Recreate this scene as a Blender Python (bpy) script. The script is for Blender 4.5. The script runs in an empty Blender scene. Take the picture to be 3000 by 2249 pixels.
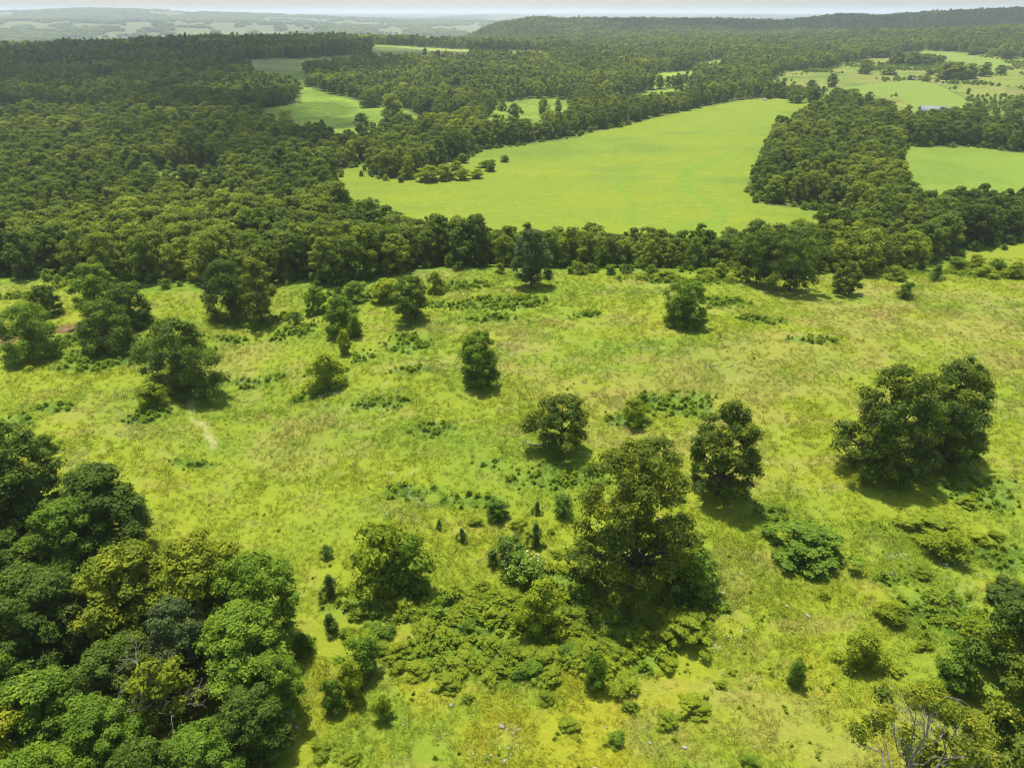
import bpy, math
import numpy as np
R = math.radians
SC = bpy.context.scene
COL = SC.collection

# ---------------------------------------------------------------- camera, sky, sun, exposure
cam = bpy.data.cameras.new('camera'); cam.sensor_width = 36; cam.lens = 24.96
cam.clip_start = .5; cam.clip_end = 60000
camo = bpy.data.objects.new('camera', cam); COL.objects.link(camo)
camo.location = (0, 0, 50); camo.rotation_euler = (R(90 - 27.6), 0, 0)
SC.camera = camo
SUN_EL, SUN_AZ = 74.0, -28.0            # degrees above the horizon; degrees east of north (+Y)
world = bpy.data.worlds.new('World'); SC.world = world; world.use_nodes = True
wn = world.node_tree; wn.nodes.clear()
sky = wn.nodes.new('ShaderNodeTexSky'); sky.sky_type = 'NISHITA'; sky.sun_disc = False
sky.sun_elevation = R(SUN_EL); sky.sun_rotation = R(SUN_AZ); sky.altitude = 300
sky.air_density = 1.0; sky.dust_density = 2.0; sky.ozone_density = 1.0
wb = wn.nodes.new('ShaderNodeBackground'); wb.inputs[1].default_value = .15
wo = wn.nodes.new('ShaderNodeOutputWorld')
wn.links.new(sky.outputs[0], wb.inputs[0]); wn.links.new(wb.outputs[0], wo.inputs[0])
sun = bpy.data.lights.new('sun', 'SUN'); sun.energy = 4.6; sun.angle = R(.53); sun.color = (1, .95, .86)
suno = bpy.data.objects.new('sun', sun); COL.objects.link(suno)
suno.rotation_euler = (R(90 - SUN_EL), 0, R(180 - SUN_AZ)); suno.location = (0, 0, 300)
TO_SUN = np.array([math.sin(R(SUN_AZ)) * math.cos(R(SUN_EL)), math.cos(R(SUN_AZ)) * math.cos(R(SUN_EL)), math.sin(R(SUN_EL))])
SC.view_settings.view_transform = 'Standard'; SC.view_settings.look = 'None'
SC.view_settings.exposure = .47; SC.view_settings.gamma = 1
cy = SC.cycles
cy.max_bounces = 6; cy.diffuse_bounces = 3; cy.glossy_bounces = 2; cy.transmission_bounces = 4; cy.transparent_max_bounces = 24; cy.volume_bounces = 1
cy.use_denoising = True; cy.filter_width = 1.1
try: cy.denoiser = 'OPENIMAGEDENOISE'; cy.denoising_prefilter = 'ACCURATE'
except Exception: pass
cy.caustics_reflective = cy.caustics_refractive = False

# ---------------------------------------------------------------- surveyed places, metres (x east, y north)
REGIONS = {'copse': [(-51.9, 276.2), (-60, 328), (-60.6, 380.7), (-26.4, 401.1), (-19.9, 337.4), (-24.1, 315.6), (-29.5, 298.2), (-35.2, 274.3), (-41.1, 272.1)],
 'farm': [(222.8, 661.2), (265.8, 747.4), (329.5, 794.3), (429.5, 934.2), (546, 1033.2), (587.7, 969.3), (582.7, 886.8), (714.4, 802.3), (312.1, 332.1), (262.4, 381),
          (250, 397.1), (259.1, 426.2), (224.1, 424.6), (234.8, 472.8), (223.6, 520.4), (206.5, 553), (207.6, 596.7)],
 'farm_green': [(261, 614.9), (313.2, 654.4), (366.1, 692.5), (348.6, 617.6), (322.3, 540.9), (299.1, 492.4), (252.7, 479.7), (274.7, 528.8), (290.6, 574),
                (246.3, 572.3)],
 'farm_upper': [(540.3, 1024.2), (559.5, 1012.9), (555.9, 896.4), (530.6, 825.1), (463.6, 730.4), (448.8, 731.2), (459.2, 788.8), (517.7, 933.7)],
 'glade': [(-236.7, 718.4), (-221, 730.7), (-190.6, 705.6), (-164.1, 611.7), (-140.7, 571.2), (-100.9, 523.2), (-69.8, 482.7), (-34.6, 417.4), (-26.9, 346),
           (-41.4, 318.2), (-62.3, 323.3), (-84.1, 353.1), (-104.1, 375), (-120.6, 383.5), (-137.6, 407.1), (-157.5, 484.5), (-145.1, 519.6), (-158.8, 577.1),
           (-197.2, 634.1), (-216.3, 643.4)],
 'grove': [(-17.7, 433.8), (-9.8, 521), (14.5, 543.4), (43.3, 529.6), (32.6, 408.3), (7.9, 374.7), (-13.1, 374.9)],
 'hayfield': [(167.8, 315.4), (185.9, 347.2), (218, 349.8), (230.6, 331.4), (272.3, 308.7), (206.1, 226.5), (162.2, 224.8), (140.2, 220), (125.6, 216.6),
              (144.4, 264.8)],
 'lane': [(-288.5, 800.5), (-226.1, 834.8), (-179.5, 888.7), (-153.5, 765.6), (-196.2, 718.8), (-258.5, 719.3)],
 'meadow': [(-68.2, 289.2), (-63.1, 296.2), (-21.9, 327.3), (-18.1, 335.3), (9.8, 354.4), (30.8, 369.2), (56.4, 406.6), (93.3, 454.5), (144.6, 521.7), (172.1, 550.2),
            (200.2, 554.3), (211.9, 514.7), (205.5, 483), (161.7, 426.6), (144.5, 398.9), (122, 351.8), (103.5, 306.3), (91, 274.2), (84.4, 254.8), (83.5, 236.4),
            (89.2, 230.6), (96.3, 225.6), (101.2, 221.2), (91.7, 194.9), (72.3, 181.6), (44.7, 177.9), (23, 176.8), (2.9, 177.6), (-10.3, 178.2), (-20.3, 182.8),
            (-31.1, 189.7), (-42.7, 204.9), (-55.2, 228.4), (-66.7, 258.8)],
 'notch': [(212.2, 886.6), (255.3, 936), (217.8, 785), (189.3, 773.5)],
 'opening': [(-140.8, 286.7), (-115, 291.4), (-101, 255.5), (-124.9, 254.9)],
 'pasture': [(-150.2, 135.3), (-107.2, 141.2), (-90, 140.1), (-73.4, 134.8), (-62.6, 137.8), (-47.4, 138.8), (-40.5, 133.6), (-33.5, 130.7), (-28.5, 137.4),
             (-14.8, 143.2), (7.2, 142.1), (34.9, 140.8), (48.1, 145.6), (75.4, 143.6), (93.9, 156), (117, 180), (138.2, 187.1), (200.5, 188.9), (400, 60),
             (400, -120), (-400, -120), (-400, 60)],
 'strip': [(74.6, 534.2), (106.1, 596), (145.4, 623.2), (132.7, 553.7), (90.2, 501.4), (68.1, 478.5)],
 'strip_b': [(122.7, 689.6), (149, 768.3), (187.1, 784.1), (156.1, 657), (114.2, 611)],
 'upland': [(-150, 800), (-190, 1090), (-50, 1090), (-45, 820)],
 'upland_b': [(-8, 860), (-8, 1080), (45, 1080), (40, 880)]}
FIELD_TREES = {'ball_west': (-17.8, 116.2, 7.9, 7.1),
 'bushy_a': (-28.9, 111.8, 6.7, 7.7),
 'bushy_b': (-36.1, 123.2, 4.9, 4.5),
 'clump_dark': (-68.8, 118.8, 7.7, 8.1),
 'clump_front': (-67.8, 108.9, 8.5, 10.7),
 'clump_tall': (-75.9, 121.4, 10.6, 7.7),
 'dome': (-49.8, 95.2, 11.4, 12.5),
 'oak_lobed': (6.2, 75.2, 7.4, 7.2),
 'oak_loose': (11.6, 52.3, 16.6, 11.1),
 'oak_narrow': (23.8, 66.5, 12.1, 9),
 'oak_spread': (44.5, 70.9, 14, 10.8),
 'oak_spread_b': (53.2, 74.1, 13.3, 10.2),
 'pair_dark': (-53.7, 126.7, 11.5, 9.8),
 'pair_open': (-47.1, 124.2, 12.7, 7.8),
 'pond_big': (-78.6, 105.9, 9, 10.5),
 'pond_small': (-86.8, 123.8, 5.7, 5.2),
 'round_high': (28.7, 109.7, 7.6, 7),
 'round_mid': (-4.7, 91.8, 7.8, 6.1),
 'row_a': (48.6, 134.5, 10.7, 8.4),
 'row_b': (53.9, 130.6, 12.6, 11.5),
 'row_c': (64.4, 130.7, 6.4, 6.4),
 'twin_stem': (3.7, 131.8, 11.4, 7.6)}
THICKET = [(-51, 58.3, 14.2, 7.9), (-41, 56.9, 10.6, 7.4), (-42, 53, 9.6, 6.4), (-47.6, 50.2, 7.6, 6.9), (-55, 54.8, 12.9, 8.1), (-32.7, 45.1, 10.7, 7.7),
 (-26.5, 45.8, 11.7, 7.6), (-22.1, 45.1, 10.2, 5.9), (-37.3, 42.7, 9.9, 5.9), (-40.6, 39.4, 11.1, 6.7), (-26.6, 41, 9.4, 4.9), (-21.4, 40.2, 9.2, 6.2),
 (-34.2, 34.6, 8.1, 6.4), (-19.2, 34.5, 7.2, 4.8), (-28.8, 32.5, 8, 4.9), (-36.3, 31.7, 8.9, 5.5), (-21.4, 31.2, 7.1, 5), (-39.1, 35.7, 10, 5.6),
 (-30.5, 37.5, 8.2, 5.2), (-41.3, 45.4, 8.3, 6), (-36.5, 48.2, 6.9, 4.6), (-46.9, 43.6, 11.4, 6.6), (-18.7, 37.7, 7.3, 3.7), (-41.6, 34.2, 9.4, 6),
 (-24.2, 29.2, 8.4, 4.6), (-31, 28.8, 8.4, 4.3)]
DEAD_TOPPED = [(-26.2, 35.5, 9.8, 5.3)]
CORNER = [(25.6, 29.3, 14.2, 7.2), (29.4, 30.2, 10.4, 5.9), (34.8, 28.9, 11.5, 5.4), (41.4, 40, 10.3, 6.2), (39.4, 34, 10.8, 6)]
SHRUBS = [(-51.7, 89.6, 3.8, 4.4, 'l'), (-27.5, 93.2, 5.5, 5.2, 'l'), (-26.9, 103.7, 4.2, 2.5, 'l'), (-38.8, 118.6, 2.8, 2.2, 'c'), (-14.7, 129.2, 4.4, 3, 'l'),
 (-23.7, 126.3, 4.4, 6.3, 'l'), (-29.8, 127.3, 3.9, 5.5, 'd'), (-2.5, 140.8, 2.2, 2.1, 'l'), (75.6, 128.6, 3.3, 3.3, 'd'), (16.1, 80.2, 3.9, 3.4, 'l'),
 (17.9, 84.1, 2.3, 1.5, 'd'), (30.5, 56.7, 5.7, 8.1, 't'), (-12.3, 52.1, 7.6, 6.7, 'l'), (-9.7, 52.3, 6.1, 4, 'd'), (-17.6, 51.6, 2.7, 1.8, 'c'),
 (-0.4, 55.8, 3.3, 3, 'c'), (-1.9, 55.9, 1.9, 1.3, 'c'), (2.5, 58.3, 3, 1.6, 'c'), (1.5, 53.6, 3.1, 4.5, 's'), (2.6, 47.4, 5.7, 4.1, 'l'),
 (-5.3, 59.2, 1.8, 1.1, 'c'), (-19.3, 57.2, 1.5, 1.1, 'c'), (6.9, 41.2, 3.8, 2.2, 'd'), (-16.6, 47.2, 2.2, 1.6, 'c'), (-12.7, 42.7, 3.9, 3.5, 'd'),
 (-13.1, 40.3, 4, 2.4, 'l'), (-14.5, 39.1, 3.2, 2.1, 'd'), (-10.3, 38.3, 2.6, 1.5, 'l'), (17.4, 51.4, 5.2, 5.1, 'd'), (15.6, 46.3, 4.7, 5.2, 't'),
 (44.9, 56.6, 3.2, 3.9, 'l'), (45.5, 60, 3.5, 6.7, 't'), (35, 48.1, 3, 3.1, 'l'), (23.7, 41.1, 2.9, 1.7, 'd'), (30, 43.2, 3.6, 3.6, 'l'),
 (36.9, 40.9, 5.2, 4.2, 'd'), (41.3, 43.8, 5.5, 5.1, 'l'), (33.7, 39.2, 3.7, 3.3, 'l'), (47.4, 50.3, 5.2, 5.6, 't'), (-60, 77.4, 2.6, 3, 'd'),
 (-1.6, 62.8, 2.4, 2.8, 'd'), (-7.9, 61.2, 1.2, 0.8, 'c'), (5.6, 62.7, 2.8, 2, 'c'), (2.8, 63.4, 1.6, 1.1, 'c'), (-18.3, 44.7, 2.2, 2, 'd'),
 (87.6, 161.3, 3.3, 4.9, 'l'), (81.3, 143.6, 2.7, 5.1, 'l'), (89.9, 143.8, 3.4, 3.2, 'c'), (103.4, 158.5, 3.6, 4.8, 'd'), (113.4, 167.4, 3.3, 5, 'l'),
 (107.7, 151.5, 3.4, 4.3, 'd'), (102.6, 147.5, 2.4, 4.5, 'l'), (108.1, 146.1, 3.6, 4.5, 'l'), (47.2, 140.1, 2.3, 4, 'l'), (39, 138, 2, 4.4, 'l'),
 (31.1, 136.2, 1.8, 4.7, 'l'), (42.7, 139.3, 2.8, 3.8, 'l'), (-8.5, 288.8, 4.5, 5.4, 'd'), (-3.1, 310.6, 2.9, 4.3, 'd'), (-13.4, 275.7, 3.4, 5.7, 'l'),
 (-18.5, 273, 4.4, 6.5, 'l'), (-25.4, 272.2, 5.6, 8.6, 'l'), (-31.1, 268.5, 5.7, 8.5, 'l'), (-20.7, 308, 3.8, 5.8, 'd'), (-11.5, 297, 2.6, 5.6, 'l'),
 (-22.2, 288.5, 3.9, 5.8, 'l')]
SCRUB = [(-14.2, 49.1), (-11, 48.2), (-8.8, 49.1), (-6.5, 50.8), (-4.3, 51.4), (-1.8, 51.4), (0.2, 51.3), (5.8, 48.9), (8.5, 50), (6.4, 51.2), (-9.7, 44.8), (-7.3, 45.3),
 (-4.9, 43.3), (-2.5, 43.3), (-0.2, 45.3), (1.8, 42.8), (3.8, 44.2), (5.6, 43.2), (9.1, 44.1), (11.3, 45.1), (1, 47.9), (-4.1, 47.4), (-8.2, 42.8), (-10.6, 43.8),
 (-1.8, 41.9), (3.3, 41.8), (9.6, 48.3), (12.5, 47.7), (6.9, 46.2), (-0.7, 48.5), (3.5, 54.9), (4.7, 56.8), (5.8, 54.5), (19.3, 54.6), (13.4, 43), (17.5, 41.1),
 (9.5, 41.2), (14.8, 38.9), (12.3, 37.7), (8.1, 36.1), (4.6, 37.4), (-3.7, 40), (-14.8, 35.4), (9.6, 39), (-12.2, 34.6), (42.1, 50.3), (40.9, 54.1), (30, 50.9),
 (36.2, 44.8), (32.6, 42.3), (51.7, 59.6), (17.9, 34.1), (2.8, 40), (51.8, 65.1), (0.7, 61.1), (4.2, 60.2), (-3.9, 61.9)]
WEEDS = [(-41.2, 99.9, 4.8, 2.2), (-30.1, 91.9, 3.1, 1.4), (-17.4, 105.7, 4, 3.7), (-40.8, 75.4, 3.2, 1.3), (-18.6, 87.1, 4, 1.9), (-1.4, 122.3, 11, 3.5),
 (-10.8, 80.3, 3.2, 1.9), (22.9, 85.4, 5.8, 3.2), (15, 81.5, 3.1, 2), (-66, 104.8, 11, 4.5), (5.7, 69.9, 6.6, 2.8), (-12.2, 67.4, 4.1, 1.5),
 (54.8, 67.6, 5.4, 3.9), (37.9, 120.2, 5.5, 2.7), (-51, 87.3, 3, 1.7), (-69.8, 84.7, 3, 3.5), (-66.2, 89.1, 3.1, 1.6), (42.2, 112.4, 4.6, 1.8),
 (47.2, 104.5, 4.7, 1.4), (-28.9, 97.4, 3.5, 3.3), (-47.7, 123.9, 6.4, 3.1), (-38.4, 116.4, 4.8, 2.9), (-11.5, 132.4, 7.3, 3.3), (-3.7, 114.3, 4, 2),
 (34.7, 135.7, 12.7, 3), (-15.8, 96.1, 3.5, 1.3), (-53.6, 93.2, 3.2, 2.3), (-52.2, 85.6, 2.5, 1.6), (-64, 111.2, 4.5, 4.8), (-76.5, 112.2, 4.8, 2.8),
 (-17.6, 123, 5.2, 2.1), (12.4, 115, 4, 1.5), (-2.6, 72.5, 2.8, 1.2), (37.8, 53.4, 1.9, 0.9), (50.4, 56.8, 3.9, 2.8), (-4.6, 65.8, 3.8, 1.3),
 (-23.7, 128.9, 6.4, 3.3), (-50.4, 116.5, 4.1, 2), (-24, 102.1, 3.1, 2), (86.8, 160.9, 9, 10.8), (104.7, 154.7, 7.3, 9.8), (-53.8, 109.1, 3.8, 3.7),
 (-98.1, 134.3, 6, 2.2), (-86.6, 137.4, 4.8, 2), (-7.8, 50.2, 8.9, 2.3), (1.9, 49, 10, 3.4), (-4.3, 44.3, 9.8, 2.2), (9.9, 44.1, 6.1, 2.4), (6.6, 52.9, 5.4, 2.4),
 (17.4, 50.4, 3.1, 3.4), (41.4, 47.5, 4.6, 5), (28.5, 63.3, 2.6, 1.7)]
PONDS = [(-83.2, 116.9, 3.3, 1.2), (-79.4, 117.4, 1.9, 1.2), (-88.4, 112.5, 1.9, 2)]
TRAIL = [(-47.7, 91.6), (-46.2, 89.5), (-45.5, 86.8), (-43.1, 85.2), (-41.6, 83.2), (-40.4, 81.6), (-40, 79.6)]
ROCKS = [(0.4, 39.3), (-5, 39.5), (-0.8, 37.5), (0.5, 37.2), (-0.6, 34.5), (18.7, 35.5), (6.2, 33.9), (-8, 42.9), (10.7, 35.9), (10.2, 40.3), (7.5, 37.3), (13.3, 35.5),
 (40.5, 47.7), (27.6, 60.2), (28.3, 37.1), (18, 42.3), (22.8, 54), (20.4, 51.5), (-6.8, 40.9), (-17.1, 37.3), (-18.1, 43.2), (26, 49.8), (27.6, 48.6), (28.9, 44.8),
 (14.7, 45.5), (-8.7, 37.6)]
LOG = [(2, 75.9), (4.2, 75.9)]
FAR_TREES = [(-76.4, 380.3, 10.4, 8.9), (-68.9, 368.6, 7.8, 5.9), (-69.1, 349.3, 6.2, 8.6), (-101.3, 595.5, 10, 9.3), (-68.4, 433.1, 15.4, 13.2), (-93.8, 501.3, 10.5, 13.6),
 (39.3, 478.5, 6.8, 6.4), (19.5, 459.1, 11, 7.2), (1.6, 434.8, 10, 9), (28.7, 471.7, 7.6, 5.2), (-6.2, 483.2, 7.2, 5.3), (47.2, 484.6, 7.2, 6.5),
 (58.3, 491.2, 7, 6), (209.1, 528.4, 10.1, 7.7), (197.5, 527.6, 11.9, 12.1), (198.1, 554.9, 9.4, 10), (185.8, 551.2, 5.9, 6), (235.3, 577.7, 6.2, 5.2),
 (216.6, 514.6, 10.5, 5.6), (232, 519.4, 10.3, 12.6), (234.5, 545.8, 7.7, 6.6), (261.2, 626.8, 10.4, 9), (277.6, 664.3, 6.2, 4), (342.3, 749.5, 13.1, 14.3),
 (361.3, 740.1, 8.9, 11.5), (242.9, 622.1, 6.2, 9), (389.8, 690.3, 15.1, 22.7), (402, 686.4, 15.1, 24.6), (432.6, 710.9, 9.7, 14.4), (461.4, 730.4, 8, 10.9),
 (339.9, 569.1, 4.8, 3.1), (328.8, 538.1, 3.7, 2.6), (296.7, 483.1, 7.2, 4.1), (320.6, 515.5, 3.5, 2.5), (312.6, 493.8, 2.6, 3), (359.1, 687, 4.2, 12.3),
 (394.9, 728.4, 5.6, 9.6), (361.3, 671.4, 5.9, 8.9), (361.9, 986.4, 13.2, 29.2), (450.9, 950.7, 12.8, 25.3), (426.7, 848.2, 14.7, 30.2), (437.5, 834.6, 13.5, 27.3),
 (467.8, 859.2, 10.2, 20.4), (455.1, 992.4, 12.2, 26.4), (573.5, 1017, 9.8, 27.1), (574.1, 965.1, 9.3, 22.9), (576.8, 931.6, 9, 19.3), (570.1, 893.5, 10.6, 18.6),
 (331.2, 494.7, 8.4, 12), (294.1, 439.8, 5.6, 10.7), (481.5, 786.7, 6.9, 9.4), (134.8, 370.1, 6.6, 5.9)]
HEDGE = [(296.9, 487.5), (299.4, 479.1), (301.4, 470.1), (303.5, 461.5), (280.1, 437.1), (273.2, 436.8), (283.2, 433.3), (301.3, 449.1), (316.2, 465.9)]
BARN = [(253.7, 455.2), (180.4, 543.7), (358.4, 681.5)]

CAMZ = 50.0
def _hash(ix, iy, s):
    n = (ix.astype(np.int64) * 374761393 + iy.astype(np.int64) * 668265263 + s * 1442695041) & 0xFFFFFFFF
    n = ((n ^ (n >> 13)) * 1274126177) & 0xFFFFFFFF
    n = n ^ (n >> 16)
    return (n & 0xFFFFFF) / float(0xFFFFFF)
def vnoise(x, y, s=0):
    x = np.asarray(x, float); y = np.asarray(y, float)
    ix = np.floor(x); iy = np.floor(y); fx = x - ix; fy = y - iy
    fx = fx * fx * fx * (fx * (fx * 6 - 15) + 10); fy = fy * fy * fy * (fy * (fy * 6 - 15) + 10)
    a = _hash(ix, iy, s); b = _hash(ix + 1, iy, s); c = _hash(ix, iy + 1, s); d = _hash(ix + 1, iy + 1, s)
    return (a * (1 - fx) + b * fx) * (1 - fy) + (c * (1 - fx) + d * fx) * fy
def fbm(x, y, sc, o=4, s=0):
    t = 0; a = .5; n = 0
    for k in range(o):
        t = t + a * vnoise(np.asarray(x) / sc + 17.3 * k, np.asarray(y) / sc - 9.1 * k, s + k); n += a; a *= .5; sc *= .5
    return t / n
def sst(a, b, v):
    t = np.clip((v - a) / (b - a), 0, 1); return t * t * (3 - 2 * t)
# hill crests: centre-line distance north, heights along the line, width of the near and the far slope
RIDGES = [
    (1080, [(-1500, -6), (-704, 0), (-600, 4), (-511, 8), (-400, 11), (-257, 12), (-170, 10), (-67, 5), (40, 2), (160, -2)], 620, 420),
    (1200, [(150, 0), (260, 5), (482, 6), (661, 18), (773, 22), (1500, 34)], 560, 520),
    (2050, [(-190, -6), (-110, 8), (-42, 24), (60, 28), (394, 27), (560, 25), (693, 21), (760, 28), (841, 38), (940, 35), (1052, 42), (1307, 52), (2400, 66)], 520, 700),
    (6500, [(-6200, 74), (-4149, 68), (-2577, 50), (-2000, 25), (-1500, 8), (-900, 0)], 2200, 1500),
    (4000, [(-3300, 26), (-2336, 24), (-1642, 12), (-1200, 5), (-700, 0)], 1300, 900),
]
def height(x, y):
    x = np.asarray(x, float); y = np.asarray(y, float)
    h = (fbm(x, y, 90, 3, 5) - .5) * 3.0 * sst(30, 160, y) + (fbm(x, y, 40, 2, 9) - .5) * 1.2 * (1 - sst(150, 220, y))
    # shallow gully running down the west side of the pasture
    g = np.exp(-((x + 38 + .35 * (y - 90)) / 9.0) ** 2) * sst(40, 80, y) * (1 - sst(130, 160, y))
    h = h - 2.4 * g
    h = h + 3.2 * np.exp(-((x - 30) / 52) ** 2 - ((y - 110) / 36) ** 2)                     # the brow of the pasture
    h = h - 5.5 * sst(143, 172, y) * (1 - sst(450, 900, y))
    far = sst(1300, 2600, y)
    h = h - 16 * far + 34 * sst(3500, 12000, y) + (fbm(x, y, 1500, 4, 31) - .5) * 62 * sst(2300, 4200, y) * (1 - .5 * sst(9000, 16000, y))
    h = h - 34 * sst(1150, 1650, y) * (1 - sst(2700, 4600, y)) * (1 - sst(-260, 60, x))     # the valley beyond the west wood
    for yc, pts, w1, w2 in RIDGES:
        xs, zs = zip(*pts)
        zc = np.interp(x, xs, zs) + (fbm(x, y, 220, 2, int(yc)) - .5) * 5 * (yc > 1500)
        dy = y - yc
        p = np.where(dy < 0, np.exp(-(dy / (w1 * .55)) ** 2), np.exp(-(dy / (w2 * .6)) ** 2))
        h = h + zc * p
        if yc == 2050: h = h + 16 * sst(1300, 2600, yc) * p * (x > -190) 
    return h

rng = np.random.default_rng(11)
def inside(poly, x, y):
    x = np.asarray(x, float); y = np.asarray(y, float)
    c = np.zeros(x.shape, bool); n = len(poly)
    for i in range(n):
        x1, y1 = poly[i]; x2, y2 = poly[i - 1]
        if y1 == y2: continue
        m = ((y1 > y) != (y2 > y)) & (x < (x2 - x1) * (y - y1) / (y2 - y1) + x1)
        c ^= m
    return c
def region(name, x, y, wob=2.5, sc=14):
    k = wob * (.4 + sst(60, 400, y))
    return inside(REGIONS[name], x + (fbm(x, y, sc, 2, 71) - .5) * 2 * k, y + (fbm(x, y, sc, 2, 83) - .5) * 2 * k * 1.6)
def patch(x, y, lst, grow=1.0):
    """0..1 cover of a list of oval patches with ragged rims"""
    w = np.zeros(np.shape(x))
    n = (fbm(x, y, 2.6, 3, 41) - .5) * 1.1
    for cx, cyy, rx, ry in lst:
        d = np.sqrt(((x - cx) / (rx * grow)) ** 2 + ((y - cyy) / (ry * grow)) ** 2)
        w = np.maximum(w, 1 - sst(.55, 1.15, d + n))
    return w
def far_field(x, y):
    """fields between the far woods"""
    v = fbm(x, y * .5, 520, 3, 51)
    m = (v > .57) & (y > 2250) & ~((y < 3300) & (x > 300))
    m &= ~((fbm(x, y, 90, 2, 8) > .66))
    m |= (y > 2250) & (np.abs(fbm(x, y * .5, 700, 2, 61) - .5) < .035)
    return m
OPEN = ['pasture', 'meadow', 'hayfield', 'glade', 'grove', 'strip', 'strip_b', 'upland', 'upland_b', 'notch', 'opening', 'lane', 'farm']
def wooded(x, y):
    m = np.ones(np.shape(x), bool)
    for k in OPEN:
        m &= ~region(k, x, y)
        if k in ('pasture', 'meadow', 'hayfield', 'glade', 'farm', 'strip'):          # keep crowns off the open ground
            for dx, dy in ((3.2, 0), (-3.2, 0), (0, -4.2), (0, 3.2)): m &= ~region(k, x + dx, y + dy)
    m |= region('copse', x, y)
    m &= ~far_field(x, y)
    return m
def lerp(a, b, t): return a + (b - a) * np.asarray(t)[..., None]
def seg_dist(x, y, pts):
    d = np.full(np.shape(x), 1e9)
    for (ax, ay), (bx, by) in zip(pts[:-1], pts[1:]):
        L2 = (bx - ax) ** 2 + (by - ay) ** 2
        t = np.clip(((x - ax) * (bx - ax) + (y - ay) * (by - ay)) / L2, 0, 1)
        d = np.minimum(d, np.hypot(x - ax - t * (bx - ax), y - ay - t * (by - ay)))
    return d
def pasture_colour(x, y):
    c = np.zeros(np.shape(x) + (3,)) + np.array([.208, .252, .019])
    green = np.array([.150, .220, .021]); straw = np.array([.265, .228, .066]); yellow = np.array([.30, .27, .016]); weed = np.array([.12, .20, .025]); rose = np.array([.27, .20, .065])
    a = fbm(x, y * 1.7, 24, 4, 101); c = lerp(c, green, sst(.46, .70, a) * .7)
    dry = .16 * sst(5, 45, x) * sst(75, 105, y) * (1 - sst(135, 146, y)) + .10 * sst(-45, -25, x) * sst(70, 85, y) * (1 - sst(100, 120, y))
    s = fbm(x, y * 2.0, 15, 4, 131); c = lerp(c, straw, sst(.60, .82, s + dry) * .42)
    s = fbm(x, y * 2.2, 5, 3, 151); c = lerp(c, straw, sst(.62, .84, s + dry * .6) * .40)
    s = fbm(x, y * 1.5, 7, 3, 171); c = lerp(c, rose, sst(.72, .88, s + dry * .5) * .35)
    near = (1 - sst(38, 54, y)) * sst(-20, -12, x) * (1 - .5 * sst(8, 20, x))
    s = fbm(x, y, 6, 3, 191); c = lerp(c, yellow, sst(.50, .72, s + .16 * near) * (.12 + .45 * near))
    e = sst(22, 45, x) * (1 - sst(60, 85, y))
    s = fbm(x, y, 8, 3, 211); c = lerp(c, green, sst(.45, .7, s + .1 * e) * (.2 + .4 * e))
    c = lerp(c, weed, patch(x, y, WEEDS) * .9)
    t = 1 - sst(.05, .6, seg_dist(x, y, TRAIL) + (fbm(x, y, 1.5, 2, 5) - .5) * 1.2)
    c = lerp(c, np.array([.42, .38, .17]), t * (.25 + .5 * vnoise(x * .8, y * .8, 3)))
    return c

# ---------------------------------------------------------------- node helpers
def material(name):
    m = bpy.data.materials.new(name); m.use_nodes = True; m.node_tree.nodes.clear(); return m
class NT:
    def __init__(s, m): s.t = m.node_tree; s.n = s.t.nodes
    def __call__(s, kind, **kw):
        n = s.n.new('ShaderNode' + kind)
        for k, v in kw.items(): setattr(n, k, v)
        return n
    def link(s, a, b): s.t.links.new(a, b)
def ramp(nd, stops):
    e = nd.color_ramp.elements
    while len(e) > 1: e.remove(e[-1])
    for i, (p, c) in enumerate(stops):
        q = e[0] if i == 0 else e.new(p)
        q.position = p; q.color = (*c, 1)
def leaf_material(name, stops, glow=.35, spread=.5, drift=0.0):
    """leaves: colour drifts with the tree (random), with the spray (tint); thin, lets light through"""
    m = material(name); N = NT(m)
    oi = N('ObjectInfo'); at = N('Attribute', attribute_name='tint')
    mr = N('Math', operation='MULTIPLY_ADD'); mr.inputs[1].default_value = spread; N.link(oi.outputs['Random'], mr.inputs[0])
    mt = N('Math', operation='MULTIPLY'); mt.inputs[1].default_value = 1 - spread; N.link(at.outputs['Fac'], mt.inputs[0]); N.link(mt.outputs[0], mr.inputs[2])
    fac = mr.outputs[0]
    if drift:                              # stands of lighter and darker kinds across the wood
        nz = N('TexNoise'); nz.inputs['Scale'].default_value = 1 / 55; nz.inputs['Detail'].default_value = 3; N.link(oi.outputs['Location'], nz.inputs['Vector'])
        mm = N('MapRange', clamp=False); mm.inputs[1].default_value = .3; mm.inputs[2].default_value = .7; mm.inputs[3].default_value = -drift * .5; mm.inputs[4].default_value = drift * .5; N.link(nz.outputs['Fac'], mm.inputs[0])
        ad = N('Math', operation='ADD', use_clamp=True); N.link(fac, ad.inputs[0]); N.link(mm.outputs[0], ad.inputs[1]); fac = ad.outputs[0]
    rp = N('ValToRGB'); ramp(rp, stops); N.link(fac, rp.inputs[0])
    p = N('BsdfPrincipled'); p.inputs['Roughness'].default_value = .6; p.inputs['Specular IOR Level'].default_value = .10
    N.link(rp.outputs[0], p.inputs['Base Color'])
    tr = N('BsdfTranslucent'); hs = N('HueSaturation'); hs.inputs['Hue'].default_value = .485; hs.inputs['Saturation'].default_value = 1.1; hs.inputs['Value'].default_value = 1.5
    N.link(rp.outputs[0], hs.inputs['Color']); N.link(hs.outputs[0], tr.inputs[0])
    mx = N('MixShader'); mx.inputs[0].default_value = glow
    N.link(p.outputs[0], mx.inputs[1]); N.link(tr.outputs[0], mx.inputs[2])
    o = N('OutputMaterial'); N.link(mx.outputs[0], o.inputs[0])
    return m
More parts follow.
